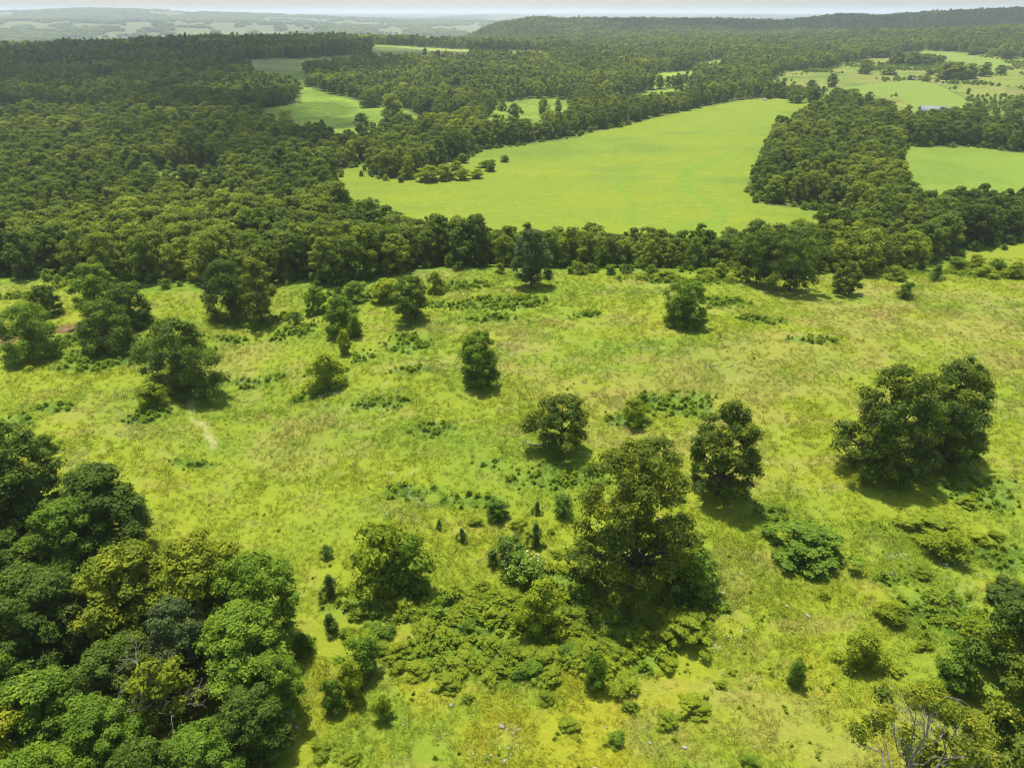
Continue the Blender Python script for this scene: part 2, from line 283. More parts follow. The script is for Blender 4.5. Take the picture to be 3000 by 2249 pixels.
def bark_material(name, a, b):
    m = material(name); N = NT(m)
    tc = N('TexCoord'); nz = N('TexNoise'); nz.inputs['Scale'].default_value = 6; nz.inputs['Detail'].default_value = 6
    N.link(tc.outputs['Object'], nz.inputs['Vector'])
    rp = N('ValToRGB'); ramp(rp, [(.35, a), (.7, b)]); N.link(nz.outputs['Fac'], rp.inputs[0])
    p = N('BsdfPrincipled'); p.inputs['Roughness'].default_value = .9; N.link(rp.outputs[0], p.inputs['Base Color'])
    bp = N('Bump'); bp.inputs['Strength'].default_value = .6; N.link(nz.outputs['Fac'], bp.inputs['Height']); N.link(bp.outputs[0], p.inputs['Normal'])
    o = N('OutputMaterial'); N.link(p.outputs[0], o.inputs[0])
    return m
def ground_material(name, sizes=((.9, .5), (.18, .6)), bump=.5, streak=2.0):
    """land cover colour from the survey, broken up by tussock-sized noise"""
    m = material(name); N = NT(m)
    at = N('Attribute', attribute_name='cover'); geo = N('NewGeometry')
    mp = N('Mapping'); mp.inputs['Scale'].default_value = (1, streak, 1); N.link(geo.outputs['Position'], mp.inputs[0])
    last = at.outputs['Color']; hs_in = []
    for size, amt in sizes:
        nz = N('TexNoise'); nz.inputs['Scale'].default_value = 1 / size; nz.inputs['Detail'].default_value = 5; nz.inputs['Roughness'].default_value = .65
        N.link(mp.outputs[0], nz.inputs['Vector'])
        mr = N('MapRange'); mr.inputs[1].default_value = .3; mr.inputs[2].default_value = .7; mr.inputs[3].default_value = 1 - amt; mr.inputs[4].default_value = 1 + amt * .75
        N.link(nz.outputs['Fac'], mr.inputs[0])
        hs = N('HueSaturation'); N.link(last, hs.inputs['Color']); N.link(mr.outputs[0], hs.inputs['Value']); last = hs.outputs[0]
        hs_in.append(nz.outputs['Fac'])
    p = N('BsdfPrincipled'); p.inputs['Roughness'].default_value = .95; p.inputs['Specular IOR Level'].default_value = .1
    N.link(last, p.inputs['Base Color'])
    bp = N('Bump'); bp.inputs['Strength'].default_value = bump; bp.inputs['Distance'].default_value = sizes[0][0] * .3
    N.link(hs_in[0], bp.inputs['Height']); N.link(bp.outputs[0], p.inputs['Normal'])
    o = N('OutputMaterial'); N.link(p.outputs[0], o.inputs[0])
    return m
def tuft_material(name, glow=.4):
    m = material(name); N = NT(m)
    at = N('Attribute', attribute_name='hue', attribute_type='INSTANCER'); tn = N('Attribute', attribute_name='tint')
    mr = N('MapRange'); mr.inputs[3].default_value = .8; mr.inputs[4].default_value = 1.35; N.link(tn.outputs['Fac'], mr.inputs[0])
    hs = N('HueSaturation'); N.link(at.outputs['Color'], hs.inputs['Color']); N.link(mr.outputs[0], hs.inputs['Value'])
    d = N('BsdfDiffuse'); tr = N('BsdfTranslucent'); N.link(hs.outputs[0], d.inputs[0]); N.link(hs.outputs[0], tr.inputs[0])
    mx = N('MixShader'); mx.inputs[0].default_value = glow; N.link(d.outputs[0], mx.inputs[1]); N.link(tr.outputs[0], mx.inputs[2])
    o = N('OutputMaterial'); N.link(mx.outputs[0], o.inputs[0])
    return m
def plain(name, c, rough=.8, spec=.2, var=.25, size=.4):
    m = material(name); N = NT(m)
    tc = N('TexCoord'); nz = N('TexNoise'); nz.inputs['Scale'].default_value = 1 / size; nz.inputs['Detail'].default_value = 5; N.link(tc.outputs['Object'], nz.inputs['Vector'])
    rp = N('ValToRGB'); ramp(rp, [(.3, tuple(v * (1 - var) for v in c)), (.7, tuple(min(1, v * (1 + var)) for v in c))]); N.link(nz.outputs['Fac'], rp.inputs[0])
    p = N('BsdfPrincipled'); p.inputs['Roughness'].default_value = rough; p.inputs['Specular IOR Level'].default_value = spec
    N.link(rp.outputs[0], p.inputs['Base Color'])
    o = N('OutputMaterial'); N.link(p.outputs[0], o.inputs[0])
    return m

WOOD_STOPS = [(0, (.056, .098, .013)), (.3, (.105, .160, .019)), (.55, (.150, .210, .024)), (.78, (.222, .280, .029)), (1, (.33, .36, .028))]
M_WOOD = leaf_material('woodland leaves', WOOD_STOPS, .36, .48, .6)
M_OAK = leaf_material('oak leaves', [(0, (.042, .080, .011)), (.5, (.092, .145, .015)), (.8, (.19, .23, .017)), (1, (.38, .38, .02))], .26, .12)
M_DARK = leaf_material('dark leaves', [(0, (.044, .082, .012)), (.5, (.088, .142, .016)), (1, (.20, .26, .026))], .26, .25)
M_GREEN = leaf_material('fresh leaves', [(0, (.072, .135, .013)), (.5, (.135, .225, .019)), (1, (.27, .37, .028))], .32, .25)
M_SCRUB = leaf_material('scrub leaves', [(0, (.130, .195, .015)), (.5, (.235, .305, .021)), (1, (.40, .45, .03))], .42, .35)
M_YELLOW = leaf_material('yellowing leaves', [(0, (.10, .145, .013)), (.5, (.20, .25, .017)), (1, (.40, .39, .02))], .32, .25)
M_GREY = leaf_material('grey green leaves', [(0, (.062, .095, .028)), (.5, (.110, .155, .042)), (1, (.21, .26, .07))], .26, .3)
M_CEDAR = leaf_material('cedar sprays', [(0, (.055, .105, .018)), (.5, (.095, .165, .022)), (1, (.17, .26, .03))], .26, .3)
M_SPARSE = leaf_material('sunlit sparse leaves', [(0, (.06, .105, .013)), (.5, (.13, .175, .016)), (1, (.40, .38, .022))], .32, .2)
M_BARK = bark_material('dark bark', (.030, .024, .018), (.085, .072, .058))
M_PALE = bark_material('weathered bare wood', (.15, .125, .10), (.36, .32, .27))
M_TUFT = tuft_material('grass blades')
M_WEED = tuft_material('weed leaves', .35)
# ---------------------------------------------------------------- mesh helpers
def mesh(name, V, Fq, mats=(), tint=None, mi=None, smooth=False):
    """V (n,3), Fq (m,k) constant k"""
    V = np.ascontiguousarray(V, np.float32); Fq = np.ascontiguousarray(Fq, np.int32)
    me = bpy.data.meshes.new(name); k = Fq.shape[1]
    me.vertices.add(len(V)); me.vertices.foreach_set('co', V.ravel())
    me.loops.add(Fq.size); me.loops.foreach_set('vertex_index', Fq.ravel())
    me.polygons.add(len(Fq)); me.polygons.foreach_set('loop_start', np.arange(0, Fq.size, k, dtype=np.int32))
    for m in mats: me.materials.append(m)
    if mi is not None: me.polygons.foreach_set('material_index', np.ascontiguousarray(mi, np.int32))
    me.update(calc_edges=True)
    if tint is not None:
        a = me.attributes.new('tint', 'FLOAT', 'FACE'); a.data.foreach_set('value', np.ascontiguousarray(tint, np.float32))
    if smooth: me.polygons.foreach_set('use_smooth', np.ones(len(Fq), bool))
    return me
def obj(name, me, parent=None, loc=None):
    o = bpy.data.objects.new(name, me); COL.objects.link(o)
    if parent: o.parent = parent
    if loc is not None: o.location = loc
    return o
def tag(o, label, cat, group=None):
    o['label'] = label; o['category'] = cat
    if group: o['group'] = group
    return o
def kind(o, k, label=None):
    o['kind'] = k
    if label: o['label'] = label
    return o
def tubes(paths, sides=6):
    """paths: list of (points (n,3), radii (n,)) -> verts, quads"""
    VV = []; FF = []; off = 0
    a = np.linspace(0, 2 * np.pi, sides, endpoint=False)
    for pts, rad in paths:
        pts = np.asarray(pts, float); n = len(pts)
        d = np.gradient(pts, axis=0); d /= np.linalg.norm(d, axis=1)[:, None] + 1e-9
        ref = np.where(np.abs(d[:, 2:3]) > .9, [[1., 0, 0]], [[0, 0, 1.]])
        u = np.cross(d, ref); u /= np.linalg.norm(u, axis=1)[:, None] + 1e-9; v = np.cross(d, u)
        ring = pts[:, None] + (u[:, None] * np.cos(a)[None, :, None] + v[:, None] * np.sin(a)[None, :, None]) * np.asarray(rad)[:, None, None]
        VV.append(ring.reshape(-1, 3))
        i = np.arange(n - 1)[:, None] * sides; j = np.arange(sides)[None]; j2 = (j + 1) % sides
        FF.append(np.stack([i + j, i + j2, i + sides + j2, i + sides + j], -1).reshape(-1, 4) + off); off += n * sides
    return np.concatenate(VV), np.concatenate(FF)
PROFILE = {
    'bushy': lambda t: np.interp(t, [0, .2, .55, .8, 1], [.8, .98, 1, .78, .42]),
    'barrel': lambda t: np.interp(t, [0, .15, .6, .85, 1], [.92, 1, .95, .78, .45]),
    'dome': lambda t: np.sqrt(np.clip(1 - (np.clip(t, 0, 1) * .98) ** 2.2, 0, 1)) * (0.82 + .18 * sst(0, .2, t)),
    'ball': lambda t: np.sqrt(np.clip(1 - (2 * t - .9) ** 2 / 1.25, .02, 1)),
    'column': lambda t: np.interp(t, [0, .12, .4, .75, 1], [.7, 1, .92, .75, .35]),
    'oval': lambda t: np.interp(t, [0, .15, .45, .8, 1], [.55, .9, 1, .72, .3]),
    'cone': lambda t: np.interp(t, [0, .1, 1], [.85, 1, .06]),
    'spread': lambda t: np.interp(t, [0, .2, .55, .85, 1], [.75, 1, .95, .7, .35]),
    'flat': lambda t: np.interp(t, [0, .4, .75, 1], [.8, .95, 1, .6]),
}
def crown(seed, W, H, z0, shape, lobes, leaves, size, lobe=(.2, .34), flat=.72, inner=.16, core=.3, lean=(0, 0), extra=(), up=.6, fill=True, low=1.0):
    """leaf sprays on the shells of many lobes; returns verts, quads, tint, lobe centres and radii"""
    r = np.random.default_rng(seed)
    t = ((np.arange(lobes) + r.random(lobes)) / lobes) ** (1.3 if shape in ('dome', 'barrel', 'spread') else low)
    ang = np.arange(lobes) * 2.39996 + r.normal(0, .5, lobes)
    rad = W * r.uniform(lobe[0], lobe[1], lobes) * .5 * np.interp(t, [0, .5, 1], [.95, 1.05, .85])
    Rt = PROFILE[shape](t) * W / 2 * (1 + .16 * np.sin(ang * 2 + seed) + .1 * r.normal(0, 1, lobes))
    rr = np.clip(Rt - rad * .8, 0, None) * np.where(r.random(lobes) < core, r.uniform(0, .6, lobes), r.uniform(.8, 1.05, lobes))
    z = z0 + t * (H - z0)
    z = np.clip(z, z0 + rad * .45, H - rad * flat * .9)
    C = np.stack([rr * np.cos(ang) + lean[0] * t, rr * np.sin(ang) + lean[1] * t, z], 1)
    if fill:
        for q in (.18, .42, .66):
            zc = z0 + q * (H - z0); rc = float(PROFILE[shape](np.array(q))) * W * .24
            C = np.vstack([C, [lean[0] * q, lean[1] * q, max(zc, rc * flat)]]); rad = np.append(rad, rc)
    for ex, ey, ez, er in extra:
        C = np.vstack([C, [ex, ey, ez]]); rad = np.append(rad, er)
    p = rad ** 2
    if fill: p[lobes:lobes + 3] *= .4
    k = r.choice(len(rad), leaves, p=p / p.sum())
    d = r.normal(0, 1, (leaves, 3)); d[:, 2] += up; d /= np.linalg.norm(d, axis=1)[:, None]
    rho = rad[k] * (.72 + .40 * r.random(leaves) ** 1.3)
    inn = r.random(leaves) < inner; rho[inn] *= r.random(inn.sum()) ** .5
    # ragged lobes: radius wobbles with direction
    rho *= 1 + .22 * np.sin(d[:, 0] * 5 + k) * np.cos(d[:, 1] * 6 + 2 * k) + .12 * np.sin(d[:, 2] * 9 + 3 * k)
    pos = C[k] + d * rho[:, None] * np.array([1, 1, flat])
    nrm = d * .95 + r.normal(0, .40, (leaves, 3)) + np.array([0, 0, .35]); nrm /= np.linalg.norm(nrm, axis=1)[:, None]
    u = np.cross(nrm, r.normal(0, 1, (leaves, 3))); u /= np.linalg.norm(u, axis=1)[:, None] + 1e-9; v = np.cross(nrm, u)
    a = size * r.uniform(.6, 1.4, leaves) * .5; a[inn] *= 1.9; b = a * r.uniform(.5, .9, leaves)
    droop = nrm * (a * .3)[:, None]
    V = np.stack([pos - u * a[:, None] - droop, pos - v * b[:, None], pos + u * a[:, None] - droop, pos + v * b[:, None]], 1).reshape(-1, 3)
    Fq = np.arange(leaves * 4).reshape(-1, 4)
    tl = r.random(len(rad))
    tint = np.clip(.45 * tl[k] + .45 * r.random(leaves) ** 1.6 + .1, 0, 1)
    return V, Fq, tint, C, rad
def limbs(seed, C, rad, H, z0, thick, count=12, reach=.9, forks=1, top=.8):
    """tapered trunk with limbs running into the lobes"""
    r = np.random.default_rng(seed + 5)
    tx, ty = C[:, 0].mean() * .6, C[:, 1].mean() * .6
    n = 9; zz = np.linspace(-.3, H * top, n); s = zz / H
    tp = np.stack([tx * np.clip(s, 0, 1) + r.normal(0, .012 * H, n) * np.clip(s * 3, 0, 1), ty * np.clip(s, 0, 1) + r.normal(0, .012 * H, n) * np.clip(s * 3, 0, 1), zz], 1)
    tr = thick * np.interp(zz, [-.3, .4, H * top], [1.5, 1.0, .22])
    paths = [(tp, tr)]
    order = np.argsort(-rad)[:count]
    for i in order:
        c = C[i]; hz = np.clip(c[2] * r.uniform(.45, .75), min(z0 * .8, H * .2) , H * top * .95)
        a = np.array([np.interp(hz, zz, tp[:, k]) for k in range(3)]); b = a + (c - a) * reach
        m = (a + b) / 2 + np.array([0, 0, .12 * np.linalg.norm(b - a)]) + r.normal(0, .06 * np.linalg.norm(b - a), 3)
        q = np.linspace(0, 1, 6)[:, None]
        pts = (1 - q) ** 2 * a + 2 * q * (1 - q) * m + q ** 2 * b + r.normal(0, .015 * H, (6, 3)) * (q * (1 - q) * 3)
        r0 = np.interp(hz, zz, tr) * .6
        paths.append((pts, np.linspace(r0, r0 * .22, 6)))
        for f in range(forks):
            s0 = pts[3]; e = c + r.normal(0, 1, 3) * rad[i] * .8; e[2] = max(e[2], s0[2] * .7)
            mm = (s0 + e) / 2 + r.normal(0, .1, 3) * rad[i]
            pts2 = (1 - q) ** 2 * s0 + 2 * q * (1 - q) * mm + q ** 2 * e
            paths.append((pts2, np.linspace(r0 * .45, r0 * .1, 6)))
    return paths
def tree_meshes(key, seed, W, H, z0, shape, lobes, leaves, size, leaf, thick=None, bark=None, limb_n=12, forks=1, sides=6, **kw):
    V, Fq, tint, C, rad = crown(seed, W, H, z0, shape, lobes, leaves, size, **kw)
    cm = mesh(key + ' crown', V, Fq, [leaf], tint)
    tv, tf = tubes(limbs(seed, C, rad, H, z0, thick or H * .018, limb_n, forks=forks), sides)
    tm = mesh(key + ' trunk', tv, tf, [bark or M_BARK], smooth=True)
    return tm, cm
def plant(name, x, y, meshes, s=(1, 1, 1), rz=0, parts=('trunk', 'crown'), mat=None, sink=.05):
    e = bpy.data.objects.new(name, None); COL.objects.link(e)
    e.location = (x, y, float(height(x, y)) - sink); e.rotation_euler = (0, 0, rz); e.scale = s
    e.empty_display_size = .5
    for pn, me in zip(parts, meshes):
        o = bpy.data.objects.new(pn, me); COL.objects.link(o); o.parent = e
        if mat and pn in ('crown', 'foliage'):
            o.material_slots[0].link = 'OBJECT'; o.material_slots[0].material = mat
    return e
def scatter(name, protos, pos, idx, rot, scl, hue=None):
    """one uncountable mass: points that each carry one of the given meshes"""
    pc = bpy.data.collections.new(name + ' kinds')
    for i, me in enumerate(protos):
        o = bpy.data.objects.new('%s kind %03d' % (name, i), me); pc.objects.link(o)
    n = len(pos)
    me = bpy.data.meshes.new(name); me.vertices.add(n); me.vertices.foreach_set('co', np.ascontiguousarray(pos, np.float32).ravel())
    a = me.attributes.new('idx', 'INT', 'POINT'); a.data.foreach_set('value', np.ascontiguousarray(idx, np.int32))
    a = me.attributes.new('rot', 'FLOAT_VECTOR', 'POINT'); a.data.foreach_set('vector', np.ascontiguousarray(rot, np.float32).ravel())
    a = me.attributes.new('scl', 'FLOAT_VECTOR', 'POINT'); a.data.foreach_set('vector', np.ascontiguousarray(scl, np.float32).ravel())
    if hue is not None:
        a = me.attributes.new('hue', 'FLOAT_COLOR', 'POINT'); a.data.foreach_set('color', np.ascontiguousarray(np.c_[hue, np.ones(n)], np.float32).ravel())
    o = obj(name, me); o['kind'] = 'stuff'
    g = bpy.data.node_groups.new(name, 'GeometryNodeTree')
    g.interface.new_socket('Geometry', in_out='INPUT', socket_type='NodeSocketGeometry')
    g.interface.new_socket('Geometry', in_out='OUTPUT', socket_type='NodeSocketGeometry')
    N = g.nodes; L = g.links
    gi = N.new('NodeGroupInput'); go = N.new('NodeGroupOutput')
    ci = N.new('GeometryNodeCollectionInfo'); ci.inputs['Collection'].default_value = pc; ci.inputs['Separate Children'].default_value = True; ci.inputs['Reset Children'].default_value = True
    ip = N.new('GeometryNodeInstanceOnPoints'); ip.inputs['Pick Instance'].default_value = True
    def attr(nm, tp):
        q = N.new('GeometryNodeInputNamedAttribute'); q.data_type = tp; q.inputs['Name'].default_value = nm; return q.outputs['Attribute']
    L.new(gi.outputs[0], ip.inputs['Points']); L.new(ci.outputs[0], ip.inputs['Instance'])
    L.new(attr('idx', 'INT'), ip.inputs['Instance Index']); L.new(attr('rot', 'FLOAT_VECTOR'), ip.inputs['Rotation']); L.new(attr('scl', 'FLOAT_VECTOR'), ip.inputs['Scale'])
    L.new(ip.outputs[0], go.inputs[0])
    md = o.modifiers.new('scatter', 'NODES'); md.node_group = g
    return o

# ---------------------------------------------------------------- the land: one sheet to the horizon, cut along the field edges
ang = np.radians(np.concatenate([np.arange(-180, -50, 4), np.arange(-50, 50.01, .2), np.arange(54, 180, 4)]))
rad_ = np.concatenate([np.geomspace(2, 24, 45), np.geomspace(24.3, 30000, 610)])
A, Q = np.meshgrid(ang, rad_)
GX = Q * np.sin(A); GY = Q * np.cos(A); GZ = height(GX, GY)
nr, na = A.shape
i = np.arange(nr - 1)[:, None] * na; j = np.arange(na)[None]; j2 = (j + 1) % na
quads = np.stack([i + j, i + j2, i + na + j2, i + na + j], -1).reshape(-1, 4)[:, ::-1]
gx, gy, gz = GX.ravel(), GY.ravel(), GZ.ravel()
fx = gx[quads].mean(1); fy = gy[quads].mean(1)
wrap = (quads.max(1) % na == 0)
cls = np.zeros(len(quads), int)
NAMES = ['terrain', 'pasture', 'meadow', 'hay_field', 'glade', 'farm_pasture', 'farm_field', 'upper_field']
for k, rn in ((1, 'pasture'), (2, 'meadow'), (3, 'hayfield'), (4, 'glade'), (5, 'farm'), (6, 'farm_green'), (7, 'farm_upper')):
    cls[region(rn, fx, fy, 1.5)] = k
cls[inside(REGIONS['copse'], fx, fy)] = 0
# colours of the land cover (point domain)
cov = np.zeros((len(gx), 3)) + np.array([.085, .115, .024])
nf = fbm(gx, gy, 60, 4, 301)
cov = lerp(cov, np.array([.11, .16, .026]), sst(.4, .7, nf) * .7)
LIME = np.array([.176, .236, .021]); LIME2 = np.array([.130, .194, .024])
def mottled(a, b, sc, s): return lerp(np.zeros((len(gx), 3)) + a, b, sst(.42, .72, fbm(gx, gy * 1.6, sc, 4, s)))
fieldc = {
    'pasture': None,
    'meadow': None,
    'hayfield': mottled(np.array([.165, .235, .028]), np.array([.138, .205, .025]), 22, 7),
    'glade': mottled(np.array([.19, .275, .026]), np.array([.135, .215, .026]), 30, 8),
    'grove': mottled(np.array([.19, .255, .03]), np.array([.125, .19, .028]), 20, 9),
    'strip': mottled(np.array([.22, .32, .035]), np.array([.17, .27, .03]), 40, 10),
    'strip_b': mottled(np.array([.22, .32, .035]), np.array([.17, .27, .03]), 40, 11),
    'upland': mottled(np.array([.26, .30, .07]), np.array([.20, .26, .05]), 40, 12),
    'upland_b': mottled(np.array([.26, .30, .07]), np.array([.20, .26, .05]), 40, 12),
    'notch': mottled(np.array([.24, .30, .06]), np.array([.20, .26, .05]), 40, 13),
    'opening': mottled(np.array([.17, .24, .025]), np.array([.16, .25, .03]), 40, 14),
    'lane': mottled(np.array([.25, .27, .07]), np.array([.20, .22, .05]), 40, 15),
    'farm': mottled(np.array([.190, .225, .038]), np.array([.12, .18, .026]), 26, 16),
    'farm_green': mottled(np.array([.165, .230, .032]), np.array([.175, .235, .032]), 50, 17),
    'farm_upper': mottled(np.array([.165, .228, .036]), np.array([.175, .23, .036]), 50, 18),
}
fieldc['farm'] = lerp(fieldc['farm'], np.array([.25, .21, .07]), sst(.55, .75, fbm(gx, gy * 1.8, 30, 3, 19)) * .5)
mc = lerp(np.zeros((len(gx), 3)) + LIME, LIME2, sst(.5, .78, fbm(gx, gy * 1.8, 46, 5, 23)) * .75)
mc = lerp(mc, np.array([.215, .252, .015]), sst(.5, .75, fbm(gx, gy * 2.2, 30, 4, 27)) * .5)
# faint wheel marks across the meadow
for pts in ([(30, 176), (44, 196), (62, 214), (66, 232), (60, 255), (68, 290), (96, 330)], [(31.5, 174.5), (46, 194.5), (64.5, 213), (68.5, 232), (62.5, 255), (70.5, 290), (98, 329)], [(34, 205), (40, 230), (38, 262), (50, 300)]):
    mc = lerp(mc, np.array([.13, .235, .02]), (1 - sst(.3, 1.8, seg_dist(gx, gy, pts))) * .55)
fieldc['meadow'] = mc
fieldc['hayfield'] = lerp(fieldc['hayfield'], np.array([.185, .275, .035]), (np.sin(seg_dist(gx, gy, [(200, 190), (150, 330)]) * 1.05) > .2) * .22)
fieldc['pasture'] = pasture_colour(gx, gy)
for k in ['farm', 'pasture', 'meadow', 'hayfield', 'glade', 'grove', 'strip', 'strip_b', 'upland', 'upland_b', 'notch', 'opening', 'lane', 'farm_green', 'farm_upper']:
    m = region(k, gx, gy, 1.5); cov[m] = fieldc[k][m]
m = inside(REGIONS['copse'], gx, gy); cov[m] = (.09, .13, .025)
m = (gy > 100) & (gy < 200) & ~region('pasture', gx, gy, 1.5) & ~region('meadow', gx, gy, 1.5); cov[m] = fieldc['pasture'][m] * np.array([.75, .9, .9])
# far country: woods and pale fields
fm = gy > 2250
ff = far_field(gx, gy) & fm
wood_far = lerp(np.zeros((len(gx), 3)) + np.array([.030, .048, .016]), np.array([.055, .075, .022]), fbm(gx, gy, 130, 3, 33))
cov[fm & ~ff] = wood_far[fm & ~ff]
fieldfar = lerp(np.zeros((len(gx), 3)) + np.array([.12, .155, .045]), np.array([.17, .165, .06]), fbm(gx, gy, 600, 2, 35))
cov[ff] = fieldfar[ff]
MG = {'pasture': ground_material('pasture sward', ((.8, .15), (.22, .20)), .3, 1.6),
      'meadow': ground_material('lush meadow sward', ((5.0, .13), (1.1, .24)), .4, 2.6),
      'hay_field': ground_material('mown hay sward', ((1.6, .16), (.5, .2)), .3, 1.2),
      'terrain': ground_material('woodland floor and far country', ((3.5, .35), (1.0, .4)), .6, 1.3)}
for k, nm in enumerate(NAMES):
    f = quads[cls == k]
    if not len(f): continue
    used, inv = np.unique(f, return_inverse=True)
    V = np.c_[gx[used], gy[used], gz[used]]
    me = mesh(nm, V, inv.reshape(-1, 4), [MG.get(nm, MG['terrain' if nm in ('terrain', 'glade', 'farm_pasture') else 'hay_field'])], smooth=True)
    a = me.attributes.new('cover', 'FLOAT_COLOR', 'POINT'); a.data.foreach_set('color', np.ascontiguousarray(np.c_[cov[used], np.ones(len(used))], np.float32).ravel())
    kind(obj(nm, me), 'structure')
# ---------------------------------------------------------------- woodland: look-alike trees
WV = []                                    # woodland tree kinds, normal detail
for k in range(9):
    r = np.random.default_rng(400 + k)
    sh = ['ball', 'dome', 'dome', 'ball', 'ball', 'spread', 'barrel', 'dome', 'ball'][k]
    W = [7.5, 6.2, 8.2, 6.8, 7.2, 8.6, 6.0, 7.6, 6.6][k]; H = [11, 12, 10.5, 11.5, 10, 11, 11.5, 9.5, 10.5][k]
    WV.append(tree_meshes('woodland', 400 + k, W * 1.1, H * .97, H * .05, sh, 46, 4200, .45, M_WOOD, limb_n=7, forks=0, sides=5, core=.15, lobe=(.20, .34), inner=.1))
FV = []                                    # the same kinds seen from afar
for k in range(7):
    W = [7.5, 6.4, 8.2, 6.8, 7.2, 8.6, 5.6][k]; H = [11, 12, 10.5, 11.5, 10, 11, 12][k]
    V, Fq, tint, C, rr = crown(500 + k, W, H, H * .12, ['ball', 'dome', 'dome', 'ball', 'ball', 'spread', 'barrel'][k], 15, 460, 1.15, lobe=(.3, .46), inner=.05)
    FV.append(mesh('far tree', V, Fq, [M_WOOD], tint))
DV = []                                    # whole clumps for the hills beyond
for k in range(4):
    V, Fq, tint, C, rr = crown(560 + k, 24, 11, 2, 'flat', 26, 220, 4.2, lobe=(.22, .34), flat=.8)
    DV.append(mesh('distant clump', V, Fq, [M_WOOD], tint))
def jgrid(y0, y1, sp, half=.80, margin=30):
    xs = np.arange(-half * y1 - margin, half * y1 + margin, sp); ys = np.arange(y0, y1, sp)
    X, Y = np.meshgrid(xs, ys); X = X + (np.arange(len(ys)) % 2)[:, None] * sp * .5
    X = X + rng.uniform(-.38, .38, X.shape) * sp; Y = Y + rng.uniform(-.38, .38, Y.shape) * sp
    X = X.ravel(); Y = Y.ravel(); k = np.abs(X) < half * Y + margin
    return X[k], Y[k]
bands = []
for y0, y1, sp in ((125, 215, 4.7), (215, 360, 5.4), (360, 800, 6.2), (800, 1400, 7.6), (1400, 2700, 10.5), (2700, 6500, 24)):
    X, Y = jgrid(y0, y1, sp); k = wooded(X, Y); bands.append((X[k], Y[k], np.full(k.sum(), sp)))
TX = np.concatenate([b[0] for b in bands]); TY = np.concatenate([b[1] for b in bands]); TS = np.concatenate([b[2] for b in bands])
# not into the barn
k = np.hypot(TX - BARN[0][0], TY - BARN[0][1]) > 11; TX, TY, TS = TX[k], TY[k], TS[k]
TZ = height(TX, TY)
# stature: patches of taller and lower wood
stat = .66 + .42 * fbm(TX, TY, 45, 3, 601) + rng.normal(0, .085, len(TX)) + .18 * (rng.random(len(TX)) < .06)
stat = np.clip(stat, .5, 1.35)
belt = (TX > -6) & (TX < 60) & (TY < 200); stat[belt] *= .76
belt = (TX >= 60) & (TX < 110) & (TY < 190); stat[belt] *= .9
order = np.argsort(TY)
in_view = (np.abs(TX) < .74 * TY + 4) & (TY < 400)
cand = order[in_view[order]]
solo = cand[:292]
SHAPE_WORD = ['round-topped', 'tall oval', 'broad domed', 'oval', 'small round', 'wide spreading', 'narrow upright', 'low domed', 'rounded']
W_PLACE = {'west': ('the dense pondside wood', 'trees at the front of the dense wood'),
           'belt': ('the bright meadow belt', 'trees in the belt along the bright meadow'),
           'east': ('the hay field wood', 'trees of the wood by the hay field')}
solo_set = np.zeros(len(TX), bool); solo_set[solo] = True
vi = rng.integers(0, len(WV), len(TX)); rzs = rng.uniform(0, 6.283, len(TX))
for q in solo:
    x, y = float(TX[q]), float(TY[q])
    g = 'west' if x < -8 else ('belt' if x < 78 else 'east')
    s = float(stat[q])
    o = plant('woodland_tree', x, y, WV[vi[q]], (s * rng.uniform(.85, 1.25), s * rng.uniform(.85, 1.25), s), float(rzs[q]))
    row = 'in the front row of' if inside(REGIONS['pasture'], np.array([x]), np.array([y - 9.0]))[0] else ('behind the front row of' if inside(REGIONS['pasture'], np.array([x]), np.array([y - 19.0]))[0] else 'deep inside')
    size = 'lofty ' if s > .98 else ('stunted ' if s < .74 else '')
    tag(o, '%s%s green tree %s %s' % (size, SHAPE_WORD[vi[q]], row, W_PLACE[g][0]), 'tree', W_PLACE[g][1])
rest = ~solo_set
# rest of the forest: merged kinds
protos = []
for tm, cm in WV:
    n1 = len(cm.vertices); n2 = len(tm.vertices)
    v1 = np.empty(n1 * 3, np.float32); cm.vertices.foreach_get('co', v1); v2 = np.empty(n2 * 3, np.float32); tm.vertices.foreach_get('co', v2)
    f1 = np.empty(len(cm.polygons) * 4, np.int32); cm.loops.foreach_get('vertex_index', f1); f2 = np.empty(len(tm.polygons) * 4, np.int32); tm.loops.foreach_get('vertex_index', f2)
    t1 = np.empty(len(cm.polygons), np.float32); cm.attributes['tint'].data.foreach_get('value', t1)
    protos.append(mesh('wood tree', np.r_[v1.reshape(-1, 3), v2.reshape(-1, 3)], np.r_[f1.reshape(-1, 4), f2.reshape(-1, 4) + n1], [M_WOOD, M_BARK], np.r_[t1, np.zeros(len(f2) // 4)], np.r_[np.zeros(len(t1)), np.ones(len(f2) // 4)]))
nW, nF, nD = len(protos), len(FV), len(DV)
px, py, pz, ps, st = TX[rest], TY[rest], TZ[rest], TS[rest], stat[rest]
idx = np.where(py < 520, rng.integers(0, nW, len(px)), np.where(ps < 20, nW + rng.integers(0, nF, len(px)), nW + nF + rng.integers(0, nD, len(px))))
sc = st * np.where(ps > 20, 1.05, np.where(ps > 10, 1.25, np.where(ps > 7, 1.1, 1.0)))
scl = np.c_[sc * rng.uniform(.82, 1.3, len(px)), sc * rng.uniform(.82, 1.3, len(px)), np.where(ps > 10, st * 1.05, sc)]
rot = np.c_[np.zeros((len(px), 2)), rng.uniform(0, 6.283, len(px))]
fo = scatter('forest', protos + FV + DV, np.c_[px, py, pz - .1], idx, rot, scl)
fo['label'] = 'unbroken green woodland rolling away to the hazy hills'; fo['category'] = 'forest'
